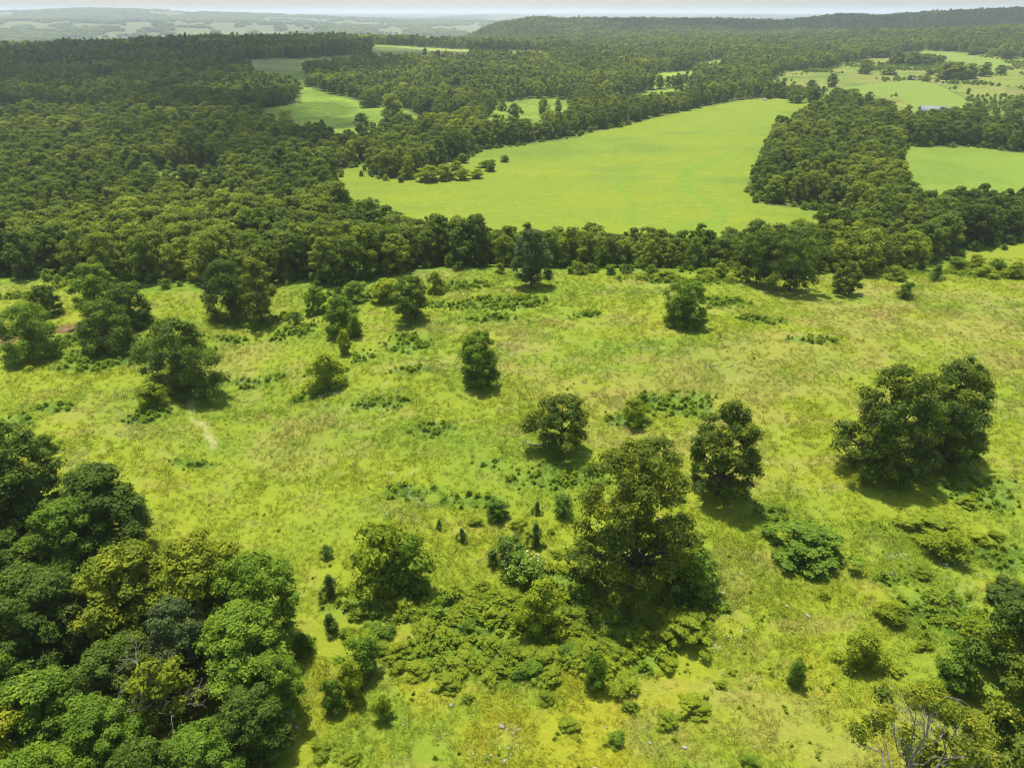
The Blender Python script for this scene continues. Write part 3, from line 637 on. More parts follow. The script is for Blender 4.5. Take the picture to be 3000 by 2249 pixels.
# low growth along the wood edges
ux, uy = jgrid(128, 420, 3.1); near_edge = np.zeros(len(ux), bool)
w0 = wooded(ux, uy)
for dx, dy in ((5, 0), (-5, 0), (0, -6), (0, 5)): near_edge |= (wooded(ux + dx, uy + dy) != w0)
near_edge &= rng.random(len(ux)) < .55
ux, uy = ux[near_edge], uy[near_edge]
qx, qy = jgrid(430, 1020, 4.2); k = region('farm', qx, qy) & ~region('farm_green', qx, qy + 2) & ~region('farm_upper', qx, qy) & ~region('farm_green', qx, qy - 3)
k &= fbm(qx, qy, 38, 3, 611) + rng.uniform(-.07, .07, len(qx)) + .10 * sst(720, 850, qy) > .585
ux = np.r_[ux, qx[k]]; uy = np.r_[uy, qy[k]]
BV = []
for k in range(4):
    V, Fq, tint, C, rr = crown(700 + k, 3.2, 2.2, .1, 'dome', 10, 420, .36, lobe=(.35, .6), inner=.1)
    BV.append(mesh('edge bush', V, Fq, [M_GREEN if k % 2 else M_WOOD], tint))
ss = rng.uniform(.5, 1.25, len(ux))
bo = scatter('undergrowth', BV, np.c_[ux, uy, height(ux, uy) - .1], rng.integers(0, 4, len(ux)), np.c_[np.zeros((len(ux), 2)), rng.uniform(0, 6.28, len(ux))], np.c_[ss, ss, ss])
bo['label'] = 'low leafy undergrowth fringing the edges of the woods'

# ---------------------------------------------------------------- trees standing in the pasture
HERO = {
 'oak_spread':   (dict(shape='spread', lobes=115, leaves=36750, size=0.22, lobe=(0.14, 0.24), z0=.03, leaf=M_OAK, core=0.14, inner=0.24, forks=2, limb_n=22), 'broad spreading oak with dense dark crown and wide shadow beside the round thicket'),
 'oak_spread_b': (dict(shape='spread', lobes=110, leaves=33250, size=0.22, lobe=(0.14, 0.25), z0=.05, leaf=M_OAK, core=0.14, inner=0.24, forks=2, limb_n=22), 'tall spreading oak whose crown merges with the broad oak in front of it'),
 'oak_narrow':   (dict(fill=False, shape='column', lobes=98, leaves=24500, size=0.21, lobe=(0.14, 0.26), z0=.05, leaf=M_OAK, core=0.14, inner=0.24, forks=2, limb_n=20), 'narrow dark oak with ragged upright crown between two larger field oaks'),
 'oak_loose':    (dict(shape='bushy', lobes=145, leaves=40000, size=0.20, lobe=(0.13, 0.22), z0=.02, leaf=M_SPARSE, core=0.26, inner=0.30, forks=2, limb_n=24), 'tallest loose-crowned tree rising from the scrub with sunlit leaf tips'),
 'oak_lobed':    (dict(inner=.26, fill=False, shape='ball', lobes=68, leaves=19250, size=0.19, lobe=(0.18, 0.27), z0=.06, leaf=M_OAK, core=0.14, forks=1, extra=((-4.3, -.3, 3.6, 1.3), (-3.6, .2, 4.6, 1.2), (-3.9, .5, 2.7, 1.0))), 'lobed oak with a low side bough and a pale fallen limb below'),
 'round_mid':    (dict(inner=.26, shape='barrel', lobes=110, leaves=17500, size=0.20, lobe=(0.18, 0.27), z0=.02, leaf=M_GREEN, core=0.14), 'compact upright fresh green tree standing alone on open pasture'),
 'round_high':   (dict(inner=.26, shape='barrel', lobes=110, leaves=15750, size=0.21, lobe=(0.18, 0.27), z0=.03, leaf=M_GREEN, core=0.14), 'round fresh green tree alone below the meadow belt, dry grass around it'),
 'twin_stem':    (dict(inner=.26, shape='column', lobes=68, leaves=17500, size=0.22, lobe=(0.18, 0.29), z0=.09, leaf=M_GREY, core=0.14, forks=1), 'grey-green upright tree on bare trunks against the belt of woods'),
 'ball_west':    (dict(inner=.26, shape='ball', lobes=64, leaves=15750, size=0.21, lobe=(0.18, 0.29), z0=.10, leaf=M_DARK, core=0.14), 'ball-crowned tree with clear short trunk and shadow near the wood edge'),
 'bushy_a':      (dict(core=.14, inner=.26, shape='dome', lobes=40, leaves=14000, size=0.21, lobe=(0.19, 0.32), z0=.02, leaf=M_GREEN), 'wide bushy green tree leafy to the ground by the wood edge'),
 'bushy_b':      (dict(core=.14, inner=.26, shape='barrel', lobes=58, leaves=7875, size=0.21, lobe=(0.18, 0.27), z0=.02, leaf=M_GREEN), 'small bushy tree behind the wide leafy one at the wood edge'),
 'pair_dark':    (dict(core=.14, inner=.26, shape='oval', lobes=76, leaves=19250, size=0.22, lobe=(0.18, 0.29), z0=.07, leaf=M_DARK), 'dark dense half of the tree pair sharing one large shadow'),
 'pair_open':    (dict(shape='ball', lobes=68, leaves=14000, size=0.22, lobe=(0.16, 0.26), z0=.16, leaf=M_SPARSE, fill=False, core=0.26, inner=0.30, forks=2), 'lighter open-crowned half of the tree pair sharing one large shadow'),
 'dome':         (dict(shape='dome', lobes=108, leaves=29750, size=0.22, lobe=(0.14, 0.24), z0=.0, leaf=M_DARK, core=0.14, inner=0.24), 'large dark dome-shaped tree leafy to the ground by the gully'),
 'clump_tall':   (dict(shape='ball', lobes=57, leaves=14000, size=0.22, lobe=(0.16, 0.27), z0=.2, leaf=M_GREEN, core=0.26, inner=0.25), 'tallest bright-crowned tree at the back of the pond-side clump'),
 'clump_dark':   (dict(core=.14, inner=.26, shape='barrel', lobes=110, leaves=15750, size=0.21, lobe=(0.18, 0.27), z0=.02, leaf=M_DARK), 'dark rounded tree in the middle of the pond-side clump'),
 'clump_front':  (dict(core=.14, inner=.26, shape='dome', lobes=83, leaves=21000, size=0.21, lobe=(0.16, 0.27), z0=.02, leaf=M_DARK), 'broad tree at the front of the pond-side clump'),
 'pond_small':   (dict(core=.14, inner=.26, shape='barrel', lobes=83, leaves=10500, size=0.21, lobe=(0.18, 0.27), z0=.03, leaf=M_DARK), 'small dark rounded tree behind the muddy pond'),
 'pond_big':     (dict(shape='dome', lobes=83, leaves=19250, size=0.21, lobe=(0.16, 0.26), z0=.03, leaf=M_GREEN, core=0.26, inner=0.24), 'broad open tree hanging over the muddy pond'),
 'row_a':        (dict(core=.14, inner=.26, shape='oval', lobes=64, leaves=14875, size=0.22, lobe=(0.18, 0.29), z0=.13, leaf=M_DARK), 'oval tree with clear trunk, first of three field-edge oaks'),
 'row_b':        (dict(core=.14, inner=.26, fill=False, shape='spread', lobes=87, leaves=21000, size=0.22, lobe=(0.14, 0.24), z0=.12, leaf=M_DARK, forks=2), 'wide spreading tree in the middle of three field-edge oaks'),
 'row_c':        (dict(core=.14, inner=.26, fill=False, shape='spread', lobes=49, leaves=8750, size=0.21, lobe=(0.18, 0.29), z0=.14, leaf=M_OAK), 'small spreading oak, last of three field-edge oaks'),
}
for n, (kk, (p, lab)) in enumerate(HERO.items()):
    x, y, H, W = FIELD_TREES[kk]; p = dict(p); z0 = p.pop('z0') * H
    ms = tree_meshes(kk, (78 if kk == 'oak_loose' else 900 + n * 7), W * {'oak_loose': 1.02, 'oak_narrow': .94, 'oak_spread': 1.0, 'oak_spread_b': .98, 'row_b': .95}.get(kk, 1.0), H, z0, p.pop('shape'), p.pop('lobes'), p.pop('leaves'), p.pop('size'), p.pop('leaf'), thick=H * (.026 if 'oak' in kk else .02), **p)
    tag(plant('oak_tree' if 'oak' in kk else 'field_tree', x, y, ms, rz=0 if kk == 'oak_lobed' else n * 1.3), lab, 'tree')
# trees further off that stand free
FTV = WV
far_list = []
for x, y, H, W in FAR_TREES:
    n = max(1, round(W / (H * 1.05)))      # wide silhouettes are several trees standing together
    for q in range(n):
        far_list.append((x + (q - (n - 1) / 2) * W / n, y + (3.0 * (q % 2) if n > 1 else 0), H * (1, .88, .95)[q % 3], W / n * (1.25 if n > 1 else 1)))
for n, (x, y, H, W) in enumerate(far_list):
    k = n % len(WV)
    w0 = [7.5, 6.2, 8.2, 6.8, 7.2, 8.6, 5.2, 7.6, 6.6][k]; h0 = [11, 12, 10.5, 11.5, 10, 11, 12.5, 9.5, 10.5][k]
    o = plant('parkland_tree', x, y, WV[k], (W / w0, W / w0, H / h0), n * 2.1)
    if y < 470 and x < 60: tag(o, 'free-standing tree in the glade beyond the tree row of the meadow', 'tree', 'trees dotted over the glade')
    else: tag(o, 'free-standing tree on the farm fields beyond the bright meadow', 'tree', 'trees dotted over the farm fields')
hv = []
for n, (x, y) in enumerate(HEDGE):
    s = 1.1 + .3 * (n % 3)
    V, Fq, tint, C, rr = crown(760 + n % 3, 4.5, 2.6, .1, 'dome', 10, 420, .42, lobe=(.35, .6))
    if n < 3:
        tv, tf = tubes(limbs(760 + n, C, rr, 2.6, .1, .06, 4, forks=0), 5); hv.append((mesh('hedge stem', tv, tf, [M_BARK]), mesh('hedge foliage', V, Fq, [M_DARK], tint)))
    tag(plant('hedge_bush', x, y, hv[n % 3], (s * 1.6, s, s), n, ('stem', 'foliage')), 'dark bush in the hedge line beside the farm field', 'bush', 'bushes of the farm hedge')

# ---------------------------------------------------------------- thicket on the slope below the camera
TH_M = [M_DARK, M_DARK, M_GREEN, M_DARK, M_DARK, M_YELLOW, M_YELLOW, M_GREEN, M_DARK, M_DARK, M_GREY, M_GREEN, M_GREEN, M_DARK, M_GREEN, M_YELLOW, M_GREEN, M_GREEN, M_DARK, M_DARK, M_GREEN, M_DARK, M_GREEN, M_DARK, M_DARK, M_GREEN]
TV = [tree_meshes('thicket', 1300 + k, 7, 10, .9, ['ball', 'oval', 'dome', 'spread', 'ball', 'column', 'dome'][k], 100, 34000, .175, M_DARK, lobe=(.16, .27), core=.15, inner=.24, forks=1, limb_n=16) for k in range(7)]
TH_LAB = {M_DARK: 'dark green tree packed into the thicket sloping below the pasture', M_GREEN: 'fresh green tree packed into the thicket sloping below the pasture', M_YELLOW: 'yellow-tinged tree in the thicket sloping below the pasture', M_GREY: 'slender grey-green tree among yellow-tinged thicket crowns'}
for n, (x, y, H, W) in enumerate(THICKET):
    m = TH_M[n]; W = W * 1.28
    o = plant('thicket_tree', x, y, TV[n % 7], (W / 7, W / 7, H / 10), n * 1.7, mat=m)
    lab = TH_LAB[m]
    if m is not M_GREY:
        word = 'lofty ' if H > 10.7 else ('middling ' if H > 8.9 else 'low ')
        lab = word + lab.replace('packed into', ('along the open rim of' if (x > -25 or y > 51) else 'deep inside')).replace('tree in the thicket', 'tree along the open rim of the thicket' if x > -25 else 'tree deep inside the thicket')
    tag(o, lab, 'tree', None if m is M_GREY else 'trees of the thicket')
def bare(seed, H, W, n=7):
    """dead boughs: forking, crooked, pale"""
    r = np.random.default_rng(seed); P = []
    def grow(p, d, L, rad, lev):
        k = 6; pts = [p]
        for q in range(k):
            d = d + r.normal(0, .22, 3); d /= np.linalg.norm(d); pts.append(pts[-1] + d * L / k)
        P.append((np.array(pts), np.linspace(rad, rad * .45, k + 1)))
        if lev < 3:
            for q in range(3 if lev < 2 else 2):
                a = pts[int(r.integers(2, k + 1))]; nd = d + r.normal(0, .75, 3) + np.array([0, 0, .15]); nd /= np.linalg.norm(nd)
                grow(a, nd, L * r.uniform(.45, .7), rad * .5, lev + 1)
    for q in range(n):
        a = r.uniform(0, 6.28); z = H * r.uniform(.4, .8)
        grow(np.array([0, 0, z * .9]), np.array([math.cos(a), math.sin(a), .5]), W * .5, .05, 0)
    return P
for n, (x, y, H, W) in enumerate(DEAD_TOPPED):
    V, Fq, tint, C, rr = crown(1501, W * 1.1, H * .92, H * .12, 'oval', 26, 4200, .24, lobe=(.2, .34), core=.4, inner=.4)
    tv, tf = tubes(limbs(1501, C, rr, H, H * .2, .16, 14, forks=1, top=.92), 6)
    bv, bf = tubes(bare(31, H, W), 5)
    o = plant('dying_tree', x, y, (mesh('dying trunk', tv, tf, [M_PALE], smooth=True), mesh('dying crown', V, Fq, [M_YELLOW], tint), mesh('dead boughs', bv, bf, [M_PALE], smooth=True)), parts=('trunk', 'crown', 'dead_branches'))
    tag(o, 'half-dead tree with pale bare boughs poking out of the thicket', 'tree')
CL = ['thin-leaved oak with a crooked pale trunk at the corner of the pasture', 'dying tree with bleached bare boughs beside the crooked thin-leaved oak', 'dense dark tree behind the bleached bare boughs', 'leafy tree at the head of the scrub below the oaks', 'leafy tree between the scrub and the dense dark tree']
for n, (x, y, H, W) in enumerate(CORNER):
    sp = n < 2
    V, Fq, tint, C, rr = crown(1601 + n, W * (1.15 if sp else 1.2), H, H * (.35 if sp else .08), 'spread' if sp else 'ball', 24 if sp else 44, 5200 if sp else 13000, .2 if sp else .24, lobe=(.15, .26) if sp else (.2, .34), core=.2, inner=.3, fill=not sp)
    pth = limbs(1601 + n, C, rr, H, H * .3, .17, 22 if sp else 14, forks=2 if sp else 1, top=.85)
    parts = [mesh('corner trunk', *tubes(pth, 6), [M_PALE if sp else M_BARK], smooth=True), mesh('corner crown', V, Fq, [[M_SPARSE, M_SPARSE, M_DARK, M_OAK, M_OAK][n]], tint)]
    pn = ['trunk', 'crown']
    if n == 1: parts.append(mesh('bleached boughs', *tubes(bare(77, H * 1.05, W * 1.1, 7), 5), [M_PALE], smooth=True)); pn.append('dead_branches')
    tag(plant('corner_tree' if not sp else 'oak_tree', x, y, parts, parts=pn), CL[n], 'tree')

# ---------------------------------------------------------------- shrubs
def shrub_kind(key, seed, shape, leaf, size, leaves, lobes=16, lobe=(.3, .5), flat=.75, W=3, H=3, **kw):
    V, Fq, tint, C, rr = crown(seed, W, H, .06, shape, lobes, leaves, size, lobe=lobe, flat=flat, **kw)
    tv, tf = tubes(limbs(seed, C, rr, H, .1, .05, 6, forks=0, top=.7), 5)
    return mesh(key + ' stem', tv, tf, [M_BARK]), mesh(key + ' foliage', V, Fq, [leaf], tint)
SK = {'l': [shrub_kind('leafy shrub', 1700 + k, ['ball', 'dome', 'oval'][k], M_SCRUB, .16, 4800, 22, (.26, .42)) for k in range(3)],
      'd': [shrub_kind('dark shrub', 1720 + k, ['dome', 'ball', 'oval'][k], M_GREEN, .15, 4800, 22, (.26, .42)) for k in range(3)],
      't': [shrub_kind('thicket bush', 1740 + k, 'dome', M_SCRUB if k else M_DARK, .13, 11000, 60, (.14, .24)) for k in range(2)],
      'c': [shrub_kind('cedar', 1760 + k, 'cone' if k else 'oval', M_CEDAR, .13, 3000, 30, (.2, .32), 1.1, up=.6) for k in range(3)],
      's': [shrub_kind('sumac', 1780, 'dome', M_GREEN, .2, 3000, 24, (.26, .4))]}
SN = {'l': ('leafy_shrub', 'bright leafy shrub growing on the open pasture', 'leafy shrubs over the pasture', 'shrub'),
      'd': ('dark_shrub', 'dark green rounded shrub growing on the open pasture', 'dark shrubs over the pasture', 'shrub'),
      't': ('bramble_thicket', 'wide low mound of tangled brambles on the pasture', 'bramble mounds', 'thicket'),
      'c': ('cedar_sapling', 'small pointed dark green cedar sapling in the grass', 'cedar saplings in the grass', 'cedar'),
      's': ('sumac', 'sumac bush dotted with pale cream flower heads', None, 'shrub')}
ONE = {11: 'large round bramble thicket standing alone on grass near the spreading oaks', 0: 'bright green bush at the foot of the large dark dome tree', 12: 'largest fresh green bush beside the scrub patch', 19: 'bright leafy sapling rising out of the scrub patch', 9: 'pale green bush ringed by white flowers below the open slope'}
for n, (x, y, H, W, t) in enumerate(SHRUBS):
    nm, lab, grp, cat = SN[t]; ms = SK[t][n % len(SK[t])]
    if t == 't': H *= .58
    if x > 33 and y < 51 and t != 'c': H *= .7; W *= .85
    o = plant(nm, x, y, ms, (W / 2.8 * (1.35 if t == 'c' else 1), W / 2.8 * (1.35 if t == 'c' else 1), H / 3), n * 1.9, ('stem', 'foliage'), mat=M_GREEN if (t == 't' and n == 11) else None)
    if y > 240: lab, grp = lab.replace('on the open pasture', 'at the tip of the copse in the bright meadow'), grp.replace('over the pasture', 'by the copse')
    elif y > 140: lab, grp = lab.replace('growing on the open pasture', 'fringing the foot of the belt of woods'), grp.replace('over the pasture', 'along the belt')
    tag(o, ONE.get(n, lab), cat, None if n in ONE else grp)
    if t == 's':
        fr = np.random.default_rng(5); fv = []; ff_ = []
        for q in range(70):
            a = fr.uniform(0, 6.28); rr_ = 1.35 * math.sqrt(fr.random()); z = 3.02 * math.sqrt(max(.05, 1 - (rr_ / 1.5) ** 2.2)); c = np.array([rr_ * math.cos(a), rr_ * math.sin(a), z])
            b = len(fv); h = .13; w = .045
            fv += [c + [w, 0, 0], c + [0, w, 0], c + [-w, 0, 0], c + [0, -w, 0], c + [0, 0, h]]
            ff_ += [(b, b + 1, b + 4), (b + 1, b + 2, b + 4), (b + 2, b + 3, b + 4), (b + 3, b, b + 4)]
        fo_ = obj('flower_heads', mesh('flower heads', np.array(fv), np.array(ff_), [plain('cream blossom', (.48, .44, .20))]), o); fo_['kind'] = 'stuff'
sr = np.random.default_rng(4)
for q in range(70):                        # the tangle spreads across the slope round the tall tree
    a = sr.uniform(0, 6.283); w = math.sqrt(sr.random()); SCRUB.append((round(-1.5 + 14 * w * math.cos(a), 1), round(46.8 + 5.8 * w * math.sin(a), 1)))
for n, (x, y) in enumerate(SCRUB):
    t = 'ltldlt'[n % 6]
    s = rng.uniform(.20, .40); ms = SK[t][n % len(SK[t])]
    o = plant('scrub_bush', x, y, ms, (s * rng.uniform(1.6, 3.0), s * rng.uniform(1.5, 2.5), s), n * 2.3, ('stem', 'foliage'))
    spot = 'on the grass slope below the spreading oaks' if x > 26 else ('on yellowish grass below the scrub patch' if y < 41 else ('beside the tall loose-crowned tree' if x > 4 and y > 44 else ('among cedar saplings above the scrub patch' if y > 53 else 'in the tangled scrub patch')))
    tag(o, '%s bush %s' % ({'l': 'bright leafy', 'd': 'darker leafy', 't': 'spreading tangled bramble'}[t], spot), 'bush', 'low bushes of the scrub')
# ---------------------------------------------------------------- grass, weeds, flowers
def tuft(seed, n, h, w, lean=.45, bw=.03):
    r = np.random.default_rng(seed)
    a = r.uniform(0, 6.283, n); q = np.sqrt(r.random(n)) * w; b = np.stack([q * np.cos(a), q * np.sin(a), np.zeros(n)], 1)
    d = np.stack([r.normal(0, lean, n), r.normal(0, lean, n), np.ones(n)], 1); L = h * r.uniform(.5, 1.1, n)
    tip = b + d * L[:, None]; s = np.stack([np.cos(a + 1.57), np.sin(a + 1.57), np.zeros(n)], 1) * (bw * r.uniform(.7, 1.4, n))[:, None]
    V = np.stack([b - s, b + s, tip], 1).reshape(-1, 3)
    return mesh('grass tuft', V, np.arange(3 * n).reshape(-1, 3), [M_TUFT], r.random(n))
def weed(seed, n, h, w, size):
    V, Fq, tint, C, rr = crown(seed, w, h, .02, 'dome', 9, n, size, lobe=(.34, .6), inner=.3, up=.6)
    return mesh('weed clump', V, Fq, [M_WEED], tint)
GT = [tuft(1 + k, 22, .30, .30, .95, .028) for k in range(4)] + [tuft(11 + k, 16, .42, .24, .7, .024) for k in range(2)]
def pasture_points(y0, y1, sp):
    x, y = jgrid(y0, y1, sp, .78, 12); k = region('pasture', x, y); return x[k], y[k]
P_ = [pasture_points(20, 60, .40), pasture_points(60, 100, .60), pasture_points(100, 175, .85)]
gxp = np.concatenate([p[0] for p in P_]); gyp = np.concatenate([p[1] for p in P_])
keep = (fbm(gxp, gyp, 3.2, 3, 77) + rng.uniform(-.2, .2, len(gxp))) > .38
gxp, gyp = gxp[keep], gyp[keep]
hue = pasture_colour(gxp, gyp)
hue = np.clip(hue * rng.uniform(1.08, 1.42, (len(gxp), 1)) * np.c_[rng.uniform(.88, 1.15, len(gxp)), np.ones(len(gxp)), rng.uniform(.8, 1.4, len(gxp))], 0, 1)
far = np.where(gyp < 60, 1.0, np.where(gyp < 100, 1.25, 1.6))
s = far * rng.uniform(.55, 1.25, len(gxp)) * (.7 + .7 * fbm(gxp, gyp, 6, 2, 88))
zs = s * rng.uniform(.6, 1.15, len(gxp)) / far ** .5
tr_ = seg_dist(gxp, gyp, TRAIL) < 1; zs[tr_] *= .4
g = scatter('grass', GT, np.c_[gxp, gyp, height(gxp, gyp) - .02], rng.integers(0, len(GT), len(gxp)), np.c_[np.zeros((len(gxp), 2)), rng.uniform(0, 6.28, len(gxp))], np.c_[s, s, zs], hue)
g['label'] = 'sunlit yellow-green pasture grass with dry straw patches'
WK = [weed(21 + k, 150, .75, .9, .15) for k in range(5)]
wx, wy = [], []
for cx, cyy, rx, ry in WEEDS:
    n = int(min(900, rx * ry * 3.4 * 1.5)); a = rng.uniform(0, 6.283, n); q = np.sqrt(rng.random(n)) * 1.15
    wx.append(cx + q * rx * np.cos(a)); wy.append(cyy + q * ry * np.sin(a))
n = 2600; ex = rng.uniform(-110, 130, n); ey = rng.uniform(24, 145, n); kk = (fbm(ex, ey, 9, 3, 99) > .57) & (np.abs(ex) < .8 * ey + 8); wx.append(ex[kk]); wy.append(ey[kk])
n = 3000; ex = rng.uniform(-22, 48, n); ey = rng.uniform(24, 62, n); kk = (fbm(ex, ey, 5, 3, 98) > .5) & (np.abs(ex) < .8 * ey + 8); wx.append(ex[kk]); wy.append(ey[kk])
wx = np.concatenate(wx); wy = np.concatenate(wy); kk = region('pasture', wx, wy); wx, wy = wx[kk], wy[kk]
pw = patch(wx, wy, WEEDS)
kk = (rng.random(len(wx)) < .25 + pw) ; wx, wy, pw = wx[kk], wy[kk], pw[kk]
hue = np.zeros((len(wx), 3)) + np.array([.24, .32, .026]); hue = lerp(hue, np.array([.165, .255, .022]), rng.random(len(wx)) * .8)
yel = rng.random(len(wx)) < .12; hue[yel] = (.26, .30, .02)
scr = patch(wx, wy, [(-3, 47, 14, 9), (8, 47, 9, 9), (42, 47, 7, 8)])
hue = lerp(hue, np.array([.24, .31, .028]), scr * rng.random(len(wx)) * .8)
s = rng.uniform(.35, 1.0, len(wx)) * (.55 + .55 * pw) * (1 + .25 * sst(70, 130, wy)) * (1 + scr * rng.uniform(-.1, .5, len(wx)))
g = scatter('weeds', WK, np.c_[wx, wy, height(wx, wy) - .03], rng.integers(0, 5, len(wx)), np.c_[np.zeros((len(wx), 2)), rng.uniform(0, 6.28, len(wx))], np.c_[s * 1.25, s * 1.25, s], hue)
g['label'] = 'taller dark green weeds in patches over the pasture'
r = np.random.default_rng(9); fv = []
for q in range(14):
    c = np.array([r.normal(0, .35), r.normal(0, .35), r.uniform(.3, .6)]); w = r.uniform(.018, .035); fv.append([c + [-w, -w, 0], c + [w, -w, .01], c + [w, w, 0], c + [-w, w, .01]])
FLW = mesh('flower spray', np.array(fv).reshape(-1, 3), np.arange(len(fv) * 4).reshape(-1, 4), [tuft_material('petals', .3)], np.full(len(fv), .5))
n = 9000; ex = rng.uniform(-60, 70, n); ey = rng.uniform(26, 105, n)
kk = (fbm(ex, ey, 11, 3, 97) + .10 * sst(15, 40, ex) * (1 - sst(60, 80, ey)) > .60) & (np.abs(ex) < .8 * ey + 5) & (rng.random(n) < .28); ex, ey = ex[kk], ey[kk]
fh = np.zeros((len(ex), 3)) + np.array([.62, .62, .56]); yk = rng.random(len(ex)) < .3 * (1 - sst(40, 60, ey)); fh[yk] = (.55, .38, .02)
s = rng.uniform(.5, 1.1, len(ex))
g = scatter('wildflowers', [FLW], np.c_[ex, ey, height(ex, ey)], np.zeros(len(ex)), np.c_[np.zeros((len(ex), 2)), rng.uniform(0, 6.28, len(ex))], np.c_[s, s, s], fh)
g['label'] = 'sprinkled white and yellow wildflowers in the grass'

# ---------------------------------------------------------------- stones, fallen limb, pond, farm
M_STONE = plain('pale limestone', (.30, .27, .22), .9, .1, .3, .15)
def stone(seed):
    r = np.random.default_rng(seed); th = np.linspace(0, np.pi, 7); ph = np.linspace(0, 2 * np.pi, 9)[:-1]
    T_, P2 = np.meshgrid(th, ph, indexing='ij'); q = 1 + .28 * r.normal(0, 1, T_.shape); q[0] = q[0].mean(); q[-1] = q[-1].mean()
    V = np.stack([q * np.sin(T_) * np.cos(P2), q * .8 * np.sin(T_) * np.sin(P2), q * .5 * np.cos(T_)], -1).reshape(-1, 3)
    i = np.arange(6)[:, None] * 8; j = np.arange(8)[None]; j2 = (j + 1) % 8
    return mesh('stone', V, np.stack([i + j, i + 8 + j, i + 8 + j2, i + j2], -1).reshape(-1, 4), [M_STONE])
STN = [stone(k) for k in range(4)]
for n, (x, y) in enumerate(ROCKS):
    o = obj('field_stone', STN[n % 4], None, (x, y, float(height(x, y)) + .05)); s = .10 + .13 * ((n * 7) % 5) / 4; o.scale = (s * 1.3, s, s); o.rotation_euler = (0, 0, n * 1.1)
    tag(o, 'pale weathered stone lying in the rough grass', 'stone', 'stones in the grass')
(x1, y1), (x2, y2) = LOG
zz = float(height(x1, y1))
LP = [(np.array([[x1 - 1.2, y1 - .1, zz + .12], [x1, y1 + .15, zz + .18], [(x1 + x2) / 2, y1 - .05, zz + .2], [x2, y2, zz + .3], [x2 + 1.2, y2 - .2, zz + .35]]), np.array([.03, .06, .08, .1, .11])),
      (np.array([[x1 + .5, y1, zz + .18], [x1 - .1, y1 + .5, zz + .4], [x1 - .8, y1 + .7, zz + .3]]), np.array([.07, .05, .02])),
      (np.array([[x2 - .6, y2, zz + .25], [x2 - 1.0, y2 - .5, zz + .5], [x2 - 1.7, y2 - .8, zz + .45]]), np.array([.08, .05, .02]))]
tag(obj('fallen_branch', mesh('fallen branch', *tubes(LP, 8), [M_PALE], smooth=True)), 'pale fallen limb lying beneath the lobed oak', 'branch')
M_MUD = plain('muddy water', (.19, .125, .05), .8, .1, .2, 1.5)
for n, (x, y, rx, ry) in enumerate(PONDS):
    a = np.linspace(0, 2 * np.pi, 28, endpoint=False); q = 1 + .18 * np.sin(3 * a + n) + .1 * np.sin(5 * a + 2 * n)
    bx, by = x + rx * 1.25 * q * np.cos(a), y + ry * 1.7 * q * np.sin(a); hz = max(float(height(bx, by).max()), float(height(x, y))) + .03
    V = np.vstack([[x, y, hz], np.c_[bx, by, np.full(28, hz)], np.c_[bx * 1.0 + (bx - x) * .12, by + (by - y) * .12, np.full(28, hz - .8)]])
    F3 = [(0, 1 + k, 1 + (k + 1) % 28) for k in range(28)] + [t for k in range(28) for t in ((1 + k, 29 + k, 29 + (k + 1) % 28), (1 + k, 29 + (k + 1) % 28, 1 + (k + 1) % 28))]
    kind(obj('muddy_water', mesh('muddy water', V, np.array(F3), [M_MUD])), 'structure', 'orange-brown muddy pond between the pasture trees')
def boxes(lst):
    V = []; Fq = []
    for (x0, y0, z0), (x1, y1, z1) in lst:
        b = len(V); V += [(x0, y0, z0), (x1, y0, z0), (x1, y1, z0), (x0, y1, z0), (x0, y0, z1), (x1, y0, z1), (x1, y1, z1), (x0, y1, z1)]
        Fq += [tuple(b + q for q in f) for f in ((3, 2, 1, 0), (4, 5, 6, 7), (0, 1, 5, 4), (1, 2, 6, 5), (2, 3, 7, 6), (3, 0, 4, 7))]
    return np.array(V), np.array(Fq)
# metal-roofed barn half hidden by the wood
bx, by = BARN[0]; bz = float(height(bx, by))
barn = bpy.data.objects.new('barn', None); COL.objects.link(barn); barn.location = (bx, by, bz - .1); barn.rotation_euler = (0, 0, R(-14))
tag(barn, 'low barn with pale grey metal roof half hidden behind the wood', 'barn')
BM = plain('weathered barn boards', (.34, .32, .30), .85, .2, .2, 1); RM = plain('pale metal roofing', (.20, .215, .23), .9, .1, .06, 2)
V = np.array([(-7, -5, 0), (7, -5, 0), (7, 5, 0), (-7, 5, 0), (-7, -5, 4.2), (7, -5, 4.2), (7, 5, 4.2), (-7, 5, 4.2)])
w_ = obj('wall', mesh('barn wall', V, np.array([(0, 1, 5, 4), (1, 2, 6, 5), (2, 3, 7, 6), (3, 0, 4, 7)]), [BM]), barn)
V = np.array([(-7, -5, 4.2), (-7, 5, 4.2), (-7, 0, 6.3), (7, -5, 4.2), (7, 5, 4.2), (7, 0, 6.3)])
obj('gable', mesh('barn gable', V, np.array([(0, 1, 2), (4, 3, 5)]), [BM]), barn)
V = []; Fq = []
for sgn in (-1, 1):
    b = len(V); V += [(-7.6, sgn * 5.6, 4.02), (7.6, sgn * 5.6, 4.02), (7.6, 0, 6.42), (-7.6, 0, 6.42), (-7.6, sgn * 5.6, 3.92), (7.6, sgn * 5.6, 3.92), (7.6, 0, 6.32), (-7.6, 0, 6.32)]
    Fq += [tuple(b + q for q in f) for f in ((0, 1, 2, 3), (7, 6, 5, 4), (0, 4, 5, 1), (1, 5, 6, 2), (3, 2, 6, 7), (0, 3, 7, 4))]
rf = obj('roof', mesh('barn roof', np.array(V), np.array(Fq), [RM]), barn)
for k in range(3):
    obj('door', mesh('barn door', *boxes([((-6 + 4.4 * k, -5.12, .1), (-3.4 + 4.4 * k, -5.02, 3.4))]), [plain('dark barn door', (.12, .7, .10))]), barn)
